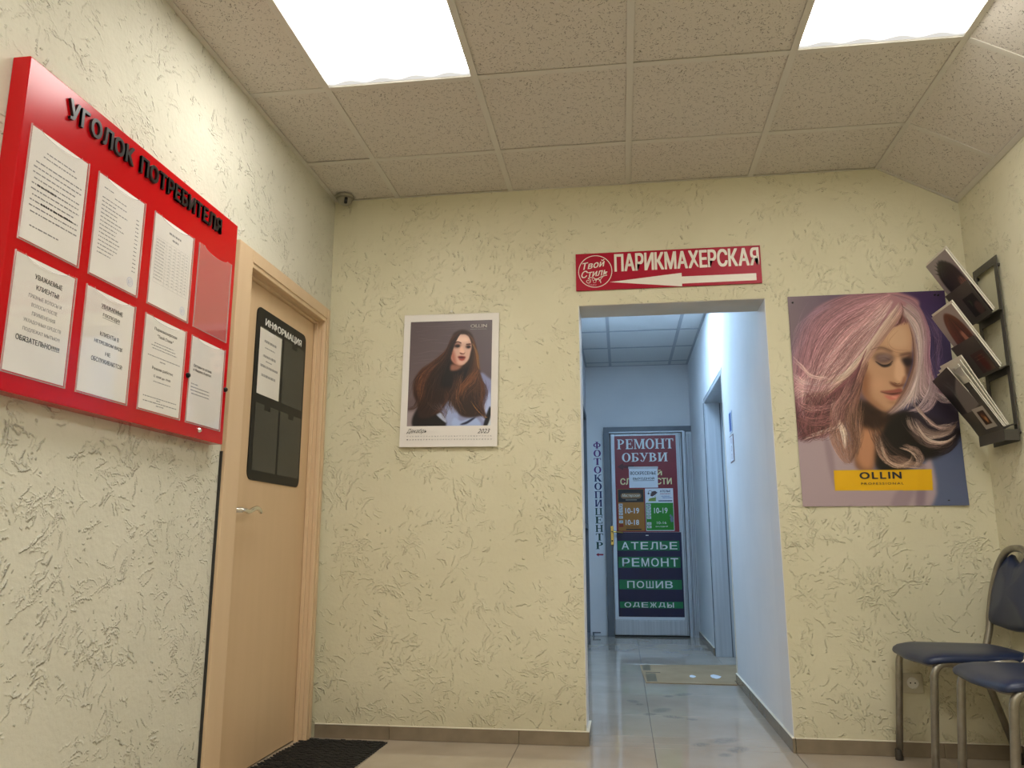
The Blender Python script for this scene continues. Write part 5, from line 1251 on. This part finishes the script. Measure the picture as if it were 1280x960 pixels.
# ------------------------------------------------------------------ security camera in the corner
sc_ = empty('security_camera', (.075, -.06, H-.055), 'small beige dome security camera in upper left corner of the ceiling', 'camera')
Mc_ = Matrix.Translation((.075, -.062, H-.004)) @ Matrix.Rotation(math.pi, 4, 'X')
m_cam = noise_color(mat('dome_housing', rough=.5), (.30, .28, .22), (.34, .32, .25), 6)
bm = bmesh.new(); add_lathe(bm, [(0, 0), (.048, 0), (.048, .010), (.045, .014), (0, .014)], Mc_, 28); obj('base_ring', bm, m_cam, sc_, False)
bm = bmesh.new(); add_lathe(bm, [(0, .012)]+[(.041*math.cos(a), .014+.034*math.sin(a)) for a in np.linspace(0, 1.5, 9)]+[(0, .048)], Mc_, 28); obj('dome', bm, m_cam, sc_, True)
# dark lens slot on the dome, facing the room
dd = Vector((.45, -.75, -.55)).normalized(); cc = Vector((.075, -.062, H-.018))
zq = dd; xq = zq.cross(Vector((0, 0, 1))).normalized(); yq = xq.cross(zq)*-1
Ml = Matrix(((xq.x, yq.x, zq.x, cc.x), (xq.y, yq.y, zq.y, cc.y), (xq.z, yq.z, zq.z, cc.z), (0, 0, 0, 1)))
obj('lens_window', prism(rrect(-.008, .008, -.017, .017, .005, 4), Ml @ Matrix.Translation((0, 0, .030)), .012), m_black, sc_)
bm = bmesh.new(); add_lathe(bm, [(0, 0), (.006, 0), (.005, .003), (0, .003)], Ml @ Matrix.Translation((0, 0, .042)), 14); obj('lens', bm, mat('lens_glass', (.05, .05, .06), .08), sc_)

# ------------------------------------------------------------------ power socket
m_sock = mat('socket_cream', (.50, .46, .34), .45)  # cream dulled to carry the shade behind the chair
so = empty('power_socket', (2.678, 0, .255), 'cream wall power socket low on the back wall behind the far chair', 'socket')
obj('plate', box(2.636, 2.720, -.012, 0, .255, .337, .003, 2), m_sock, so)
bm = bmesh.new(); add_lathe(bm, [(.019, 0), (.024, 0), (.024, .004), (.022, .005), (.020, .001), (.019, .001)], M_back(-.012) @ Matrix.Translation((2.678, .297, 0)), 24); obj('socket_ring', bm, m_white_plastic, so)
bm = bmesh.new(); add_lathe(bm, [(0, 0), (.020, 0), (.020, .0006), (0, .0006)], M_back(-.012) @ Matrix.Translation((2.678, .297, 0)), 20); obj('socket_well', bm, mat('socket_dark', (.16, .14, .10), .6), so)
bm = bmesh.new()
for dx in (-.0095, .0095): add_lathe(bm, [(0, 0), (.003, 0), (.003, .0005), (0, .0005)], M_back(-.0126) @ Matrix.Translation((2.678+dx, .297, 0)), 10)
obj('contact_hole', bm, m_black, so)

# ------------------------------------------------------------------ chairs (built once, facing the left wall, then copied)
m_foot = mat('foot_rubber', (.035, .028, .022), .6)
def make_chair(x, y, label):
    """x,y: middle of the seat front edge on the floor; seat extends to +X"""
    r = empty('visitor_chair', (x, y, 0), label, 'chair', 'blue visitor chairs along the right wall')
    hw = .195; R = .0142
    def P(a, b, c_): return (x+a, y+b, c_)
    for s_ in (-1, 1):
        # front leg rises, bends back and runs under the seat side; rear leg slants to the wall
        path = fillet([P(-.006, s_*hw, .018), P(.030, s_*hw, .440), P(.19, s_*hw, .440)], .055, 8)
        obj('front_leg', tube(path, R, 12), m_steel, r, True)
        pr = fillet([P(.19, s_*hw, .442), P(.33, s_*(hw-.004), .442), P(.455, s_*(hw-.004), .020)], .03, 6)
        obj('rear_leg', tube(pr, R, 12), m_steel, r, True)
        for (fx_, yy) in ((-.008, s_*hw), (.455, s_*(hw-.004))):
            bm = bmesh.new(); add_lathe(bm, [(0, 0), (.0155, 0), (.016, .004), (.0155, .04), (.0148, .042), (0, .042)], Matrix.Translation(P(fx_, yy, 0)), 14); obj('rubber_foot', bm, m_foot, r, True)
    for a in (.07, .33): obj('cross_bar', tube([P(a, -hw, .436), P(a, hw, .436)], .009, 10), m_steel, r, True)
    # back loop
    loop = []
    def bx_(z): return .375+.085*((z-.44)/.44)**1.1 if z > .44 else .375
    left = [(.20, -hw+.02, .440), (.345, -hw+.02, .440), (bx_(.5), -hw+.02, .505), (bx_(.6), -hw+.018, .60), (bx_(.7), -hw+.025, .70), (bx_(.79), -hw+.055, .79), (bx_(.845), -hw+.115, .848), (bx_(.86), 0, .862)]
    full = left+[(a, -b, c_) for a, b, c_ in left[-2::-1]]
    obj('back_frame', tube(catmull([P(*q) for q in full], 8), R, 12), m_steel, r, True)
    # back pad: shield with a notch at the top where the loop shows
    prof = [(-.172, .560), (-.176, .62), (-.170, .70), (-.145, .77), (-.105, .818), (-.070, .838), (-.048, .822), (-.02, .806), (0, .800), (.02, .806), (.048, .822), (.070, .838), (.105, .818), (.145, .77), (.170, .70), (.176, .62), (.172, .560), (.10, .545), (0, .538), (-.10, .545)]
    pr2 = [(p.x, p.y) for p in catmull([(a, b, 0) for a, b in prof], 4, True)]
    bm = bmesh.new(); cx_, cz_ = 0, .69
    layers = []
    for (sc1, off) in ((.0, .030), (.45, .028), (.80, .022), (.95, .012), (1.0, .0), (.97, -.010), (.7, -.016), (0., -.018)):
        if sc1 == 0: layers.append([bm.verts.new(P(bx_(cz_)-off-.0, 0, cz_))]); continue
        L_ = []
        for (a, b) in pr2:
            if sc1 <= .8: b = min(b, .803)
            aa, bb = cx_+(a-cx_)*sc1, cz_+(b-cz_)*sc1
            L_.append(bm.verts.new(P(bx_(bb)-off+.03*(1-(aa/.18)**2)*-.0+.02*(1-(aa/.18)**2), aa, bb)))
        layers.append(L_)
    for A, B in zip(layers, layers[1:]):
        n_ = max(len(A), len(B))
        for k in range(n_):
            if len(A) == 1: bm.faces.new((A[0], B[k], B[(k+1) % n_]))
            elif len(B) == 1: bm.faces.new((A[k], A[(k+1) % n_], B[0]))
            else: bm.faces.new((A[k], A[(k+1) % n_], B[(k+1) % n_], B[k]))
    bmesh.ops.recalc_face_normals(bm, faces=bm.faces); obj('backrest', bm, m_blue, r, True)
    # seat: rounded trapezoid, domed top, rolled edge
    sp = [(-.006, -.13), (.000, -.188), (.022, -.212), (.10, -.216), (.28, -.200), (.36, -.18), (.395, -.14), (.405, 0), (.395, .14), (.36, .18), (.28, .200), (.10, .216), (.022, .212), (.000, .188), (-.006, .13), (-.016, 0)]
    sp = [(p.x, p.y) for p in catmull([(a, b, 0) for a, b in sp], 4, True)]
    bm = bmesh.new(); layers = []
    for (sc1, z) in ((0, .478), (.5, .478), (.8, .475), (.93, .469), (.985, .461), (1.0, .451), (.985, .443), (.94, .4405)):
        if sc1 == 0: layers.append([bm.verts.new(P(.2, 0, z-.004))]); continue
        L_ = []
        for a, b in sp:
            aa, bb = .2+(a-.2)*sc1, b*sc1; zz = z-(.012*max(0, (.10-aa)/.10)**2 if aa < .1 else 0)-(.006*math.exp(-((aa-.22)/.12)**2-(bb/.12)**2))+(.004*((aa-.3)/.1)**2 if aa > .3 else 0)
            L_.append(bm.verts.new(P(aa, bb, zz)))
        layers.append(L_)
    for A, B in zip(layers, layers[1:]):
        n_ = max(len(A), len(B))
        for k in range(n_):
            if len(A) == 1: bm.faces.new((A[0], B[k], B[(k+1) % n_]))
            else: bm.faces.new((A[k], A[(k+1) % n_], B[(k+1) % n_], B[k]))
    bm.faces.new(layers[-1])
    bmesh.ops.recalc_face_normals(bm, faces=bm.faces); obj('seat', bm, m_blue, r, True)
    # plywood underside with a pale lip
    bm = bmesh.new(); add_prism(bm, [(x+.2+(a-.2)*.93, y+b*.93) for a, b in sp], Matrix.Translation((0, 0, .424)), .016); obj('seat_base', bm, noise_color(mat('seat_base', rough=.5), (.20, .18, .14), (.26, .23, .18), 8), r)
    return r
ch = make_chair(2.590, -.255, 'dark blue padded visitor chair with grey tube frame, farther one, in the back right corner')
c2 = ch.copy(); link(c2); c2.location = (2.612, -.830, 0); c2['label'] = 'dark blue padded visitor chair with grey tube frame, nearer one, cut by right edge'
for o in list(ch.children):
    q = o.copy(); link(q); q.parent = c2

# ------------------------------------------------------------------ magazine rack and magazines on the right wall
TH = math.radians(30)
YN, YF = -.325, -.095
rk = empty('magazine_rack', (W, -.21, 1.29), 'dark grey metal magazine rack with three tilted pockets on right wall', 'magazine rack')
bm = bmesh.new()
xa, xb = W-.016, W-.012
def frm(y0, y1, z0, z1): add_box(bm, xa, xb, y0, y1, z0, z1, .0006)
frm(YN, YN+.030, 1.29, 2.09); frm(YF-.030, YF, 1.29, 2.09)
for z in (2.055, 1.815, 1.575, 1.29): frm(YN+.030, YF-.030, z, z+(.035 if z < 2.0 else .035))
obj('back_frame', bm, m_rack, rk)
for (y, z) in ((YN+.015, 2.05), (YF-.015, 2.05), (YN+.015, 1.33), (YF-.015, 1.33)):
    bm = bmesh.new(); add_lathe(bm, [(0, 0), (.008, 0), (.008, .012), (0, .012)], M_right(W) @ Matrix.Translation((-y, z, 0)), 10); obj('spacer', bm, m_rack, rk)
def MM(z):   # rack-pocket frame: local x -> -Y (width, from the far side), y -> up the slope, z -> outward
    yy = Vector((-math.sin(TH), 0, math.cos(TH))); zz = Vector((-math.cos(TH), 0, -math.sin(TH))); xx = Vector((0, -1, 0))
    o = Vector((W-.042, YF, z)); return Matrix(((xx.x, yy.x, zz.x, o.x), (xx.y, yy.y, zz.y, o.y), (xx.z, yy.z, zz.z, o.z), (0, 0, 0, 1)))
WD = YF-YN
zs = [1.850, 1.607, 1.362]
def plate_img(name, P): return print_mat(name, P, .35, 1.0)
def cover(kind):
    P = Paint(220, 320, [(0, 0), (220, 0), (220, 320), (0, 320)])
    if kind == 0:
        P.fill([c8(150, 140, 142)]*4)
        P.poly([(60, 50), (120, 22), (185, 60), (205, 120), (190, 180), (120, 190), (50, 175), (34, 100)], c8(22, 20, 24), 4)
        for k in range(10):
            a = -2.6+k*.3; P.poly([(105+50*math.cos(a-.12), 100+50*math.sin(a-.12)), (105+92*math.cos(a), 92+80*math.sin(a)), (105+50*math.cos(a+.12), 100+50*math.sin(a+.12))], c8(24, 22, 26), 1, smooth=False)
        P.poly([(150, 130), (190, 130), (200, 180), (150, 180)], c8(140, 96, 84), 4)
        P.hair([(90, 50), (50, 90), (50, 160)], [(160, 60), (180, 110), (170, 170)], 160, c8(46, 48, 50), c8(30, 26, 26), jit=8)
        P.poly([(0, 180), (220, 180), (220, 330), (0, 330)], c8(70, 54, 58), 1, smooth=False)
    elif kind == 1:
        P.fill([c8(158, 148, 146)]*4)
        P.poly([(120, 20), (180, 60), (200, 140), (190, 230), (110, 230), (50, 200), (45, 120), (70, 50)], c8(92, 46, 34), 3)
        P.poly([(120, 130), (160, 120), (185, 160), (180, 215), (140, 215)], c8(176, 120, 98), 5)
        P.hair([(110, 30), (60, 90), (60, 180), (90, 230)], [(130, 30), (120, 110), (120, 180), (140, 230)], 200, c8(110, 56, 40), c8(70, 34, 26), jit=6)
        P.hair([(130, 30), (180, 90), (190, 180), (180, 220)], [(130, 40), (150, 110), (165, 160), (170, 200)], 120, c8(100, 50, 38), c8(60, 30, 24), jit=5)
    elif kind == 2:
        P.fill([c8(26, 24, 26), c8(20, 20, 22), c8(70, 66, 64), c8(40, 38, 38)])
        P.poly([(90, 120), (220, 60), (220, 220), (60, 240)], c8(118, 112, 110), 3, smooth=False)
        P.hair([(60, 40), (90, 100), (80, 160)], [(130, 30), (140, 90), (110, 130)], 30, c8(90, 100, 100), c8(60, 60, 64), jit=6)
    return plate_img('cover_print_%d' % kind, P)
def sticker(kind):
    P = Paint(120, 120, [(0, 0), (120, 0), (120, 120), (0, 120)])
    if kind == 0:
        P.fill([c8(14, 16, 16)]*4); P.poly([(60, 60), (110, 50), (118, 110), (60, 118)], c8(84, 62, 56), 5)
        P.hair([(20, 20), (40, 40), (30, 80)], [(60, 15), (60, 40), (60, 60)], 40, c8(60, 84, 48), c8(30, 40, 30), jit=5)
    elif kind == 1:
        P.fill([c8(74, 52, 44), c8(66, 46, 40), c8(120, 96, 84), c8(60, 40, 34)]); P.poly([(40, 40), (80, 20), (90, 100), (50, 110)], c8(92, 40, 28), 4)
        for z in (24, 42): P.line([(20, z), (60, z), (100, z)], c8(190, 150, 120), 2, .7)
    else:
        P.fill([c8(176, 170, 160)]*4); P.poly([(28, 22), (96, 22), (96, 98), (28, 98)], c8(40, 22, 14), 1, smooth=False)
        P.hair([(50, 30), (45, 60), (70, 95)], [(75, 30), (85, 60), (60, 95)], 60, c8(150, 92, 44), c8(80, 44, 22), jit=6); P.poly([(62, 55), (80, 60), (76, 85), (60, 80)], c8(200, 140, 90), 4)
    return plate_img('sticker_print_%d' % kind, P)
m_pages = noise_color(mat('page_edges', rough=.7), (.68, .65, .56), (.78, .75, .66), 5, 2, stretch=(1, 1, 1))
def magazine(M, w, h, th, label, cov, mcov, slots=('cover', 'pages')):
    o = M.translation
    g = empty('magazine', tuple(M @ Vector((w/2, 0, 0))), label, 'magazine', 'magazines in the wall rack')
    bm = bmesh.new(); add_box(bm, .001, w-.0015, .0015, h-.0015, .0006, th-.0006, M=M); obj('pages', bm, m_pages, g)
    bm = bmesh.new(); add_box(bm, 0, w, 0, h, 0, .0006, M=M); add_box(bm, 0, .0006, 0, h, 0, th, M=M); obj('back_cover', bm, m_pages, g)
    bm = uv_sheet(lambda u, v: M @ Vector((w*u, h*v, th)), 1, 1); obj('front_cover', bm, mcov, g)
    return g
for k, z in enumerate(zs):
    M = MM(z)
    if k < 2:
        magazine(M @ Matrix.Translation((.004, .0, .004)), .222, .325, .007, ['hairstyle magazine with spiky black hair on its grey cover, top pocket of the rack', 'hairstyle magazine with straight red brown hair on its cover, middle pocket of the rack'][k], None, cover(k))
        magazine(M @ Matrix.Translation((.001, .006, -.003)), .225, .330, .0045, ['thin magazine behind the one with black hair, top pocket of the rack', 'thin magazine behind the one with red brown hair, middle pocket of the rack'][k], None, m_pages)
    # pocket: front plate, floor lip and side joints
    hp = [.165, .165, .190][k]; dp_ = .020 if k < 2 else .034
    bm = bmesh.new(); add_box(bm, -.004, WD, -.006, hp, dp_, dp_+.0015, M=M); pf = obj('pocket_front', bm, m_rack, rk)
    bm = bmesh.new(); add_box(bm, -.004, WD, -.0075, -.006, -.010, dp_+.0015, M=M); obj('pocket_floor', bm, m_rack, rk)
    bm = bmesh.new()
    zl = (M @ Vector((0, -.0065, -.010))).z; xl = (M @ Vector((0, -.0065, -.010))).x
    add_box(bm, xl, xa, YN, YF, zl-.001, zl+.001); obj('pocket_bracket', bm, m_rack, rk)
    s0, s1, t0, t1 = [(.10, .205, .015, .11), (.10, .215, .005, .10), (.10, .205, .015, .115)][k]
    bm = uv_sheet(lambda u, v: M @ Vector((s0+(s1-s0)*u, t0+(t1-t0)*v, dp_+.0021)), 1, 1); obj('picture_label', bm, sticker(k), rk)
# lower apron under the last pocket
M = MM(zs[2]); pA = M @ Vector((0, -.006, .035))
bm = bmesh.new(); add_box(bm, pA.x-.001, pA.x+.001, YN, YF+.004, pA.z-.045, pA.z+.002); obj('apron', bm, m_rack, rk)
bm = bmesh.new(); add_box(bm, pA.x, xa, YN, YN+.002, pA.z-.045, pA.z+.0); obj('apron_side', bm, m_rack, rk)
M = MM(zs[2])
for k, (dx, dy, dz, an, h_, lab, cv) in enumerate(((.002, .004, .0235, 0.5, .22, 'dark grey covered magazine at the front of the lowest pocket', 3), (.0, .0, .017, 0, .310, 'crumpled magazine with torn white pages standing in the lowest pocket', 4), (.004, .002, .010, -1.5, .320, 'thin pale magazine in the middle of the lowest pocket', 4), (.002, .0, .003, -3, .335, 'pale magazine leaning at the back of the lowest pocket', 4))):
    Mk = M @ Matrix.Translation((dx, dy, dz)) @ Matrix.Rotation(math.radians(an), 4, 'X')
    magazine(Mk, .224, h_, .0045, lab, None, m_rack if cv == 3 else m_pages)
# the splayed black magazine sticking out to the left
Mk = M @ Matrix.Translation((-.002, .012, .029)) @ Matrix.Rotation(math.radians(1.5), 4, 'X') @ Matrix.Rotation(math.radians(7), 4, 'Z')
magazine(Mk, .205, .285, .004, 'open black magazine splayed out of the lowest pocket toward the poster', None, cover(2))
# torn corner of white pages
g = empty('loose_pages', tuple(M @ Vector((.12, .28, .03))), 'crumpled white page corners at the top of the lowest magazines', 'loose pages')
bm = bmesh.new()
for k in range(5):
    a = Vector((.15+.012*k, .285+.01*random.random(), .024+.004*k)); pts = [a, a+Vector((.05, .012, .012)), a+Vector((.085, -.03+.01*k, .004)), a+Vector((.04, -.035, -.006))]
    vs = [bm.verts.new(M @ p) for p in pts]; f = bm.faces.new(vs)
r = bmesh.ops.solidify(bm, geom=bm.faces[:], thickness=.0008)
obj('page', bm, m_paper, g)
bpy.context.view_layer.update()
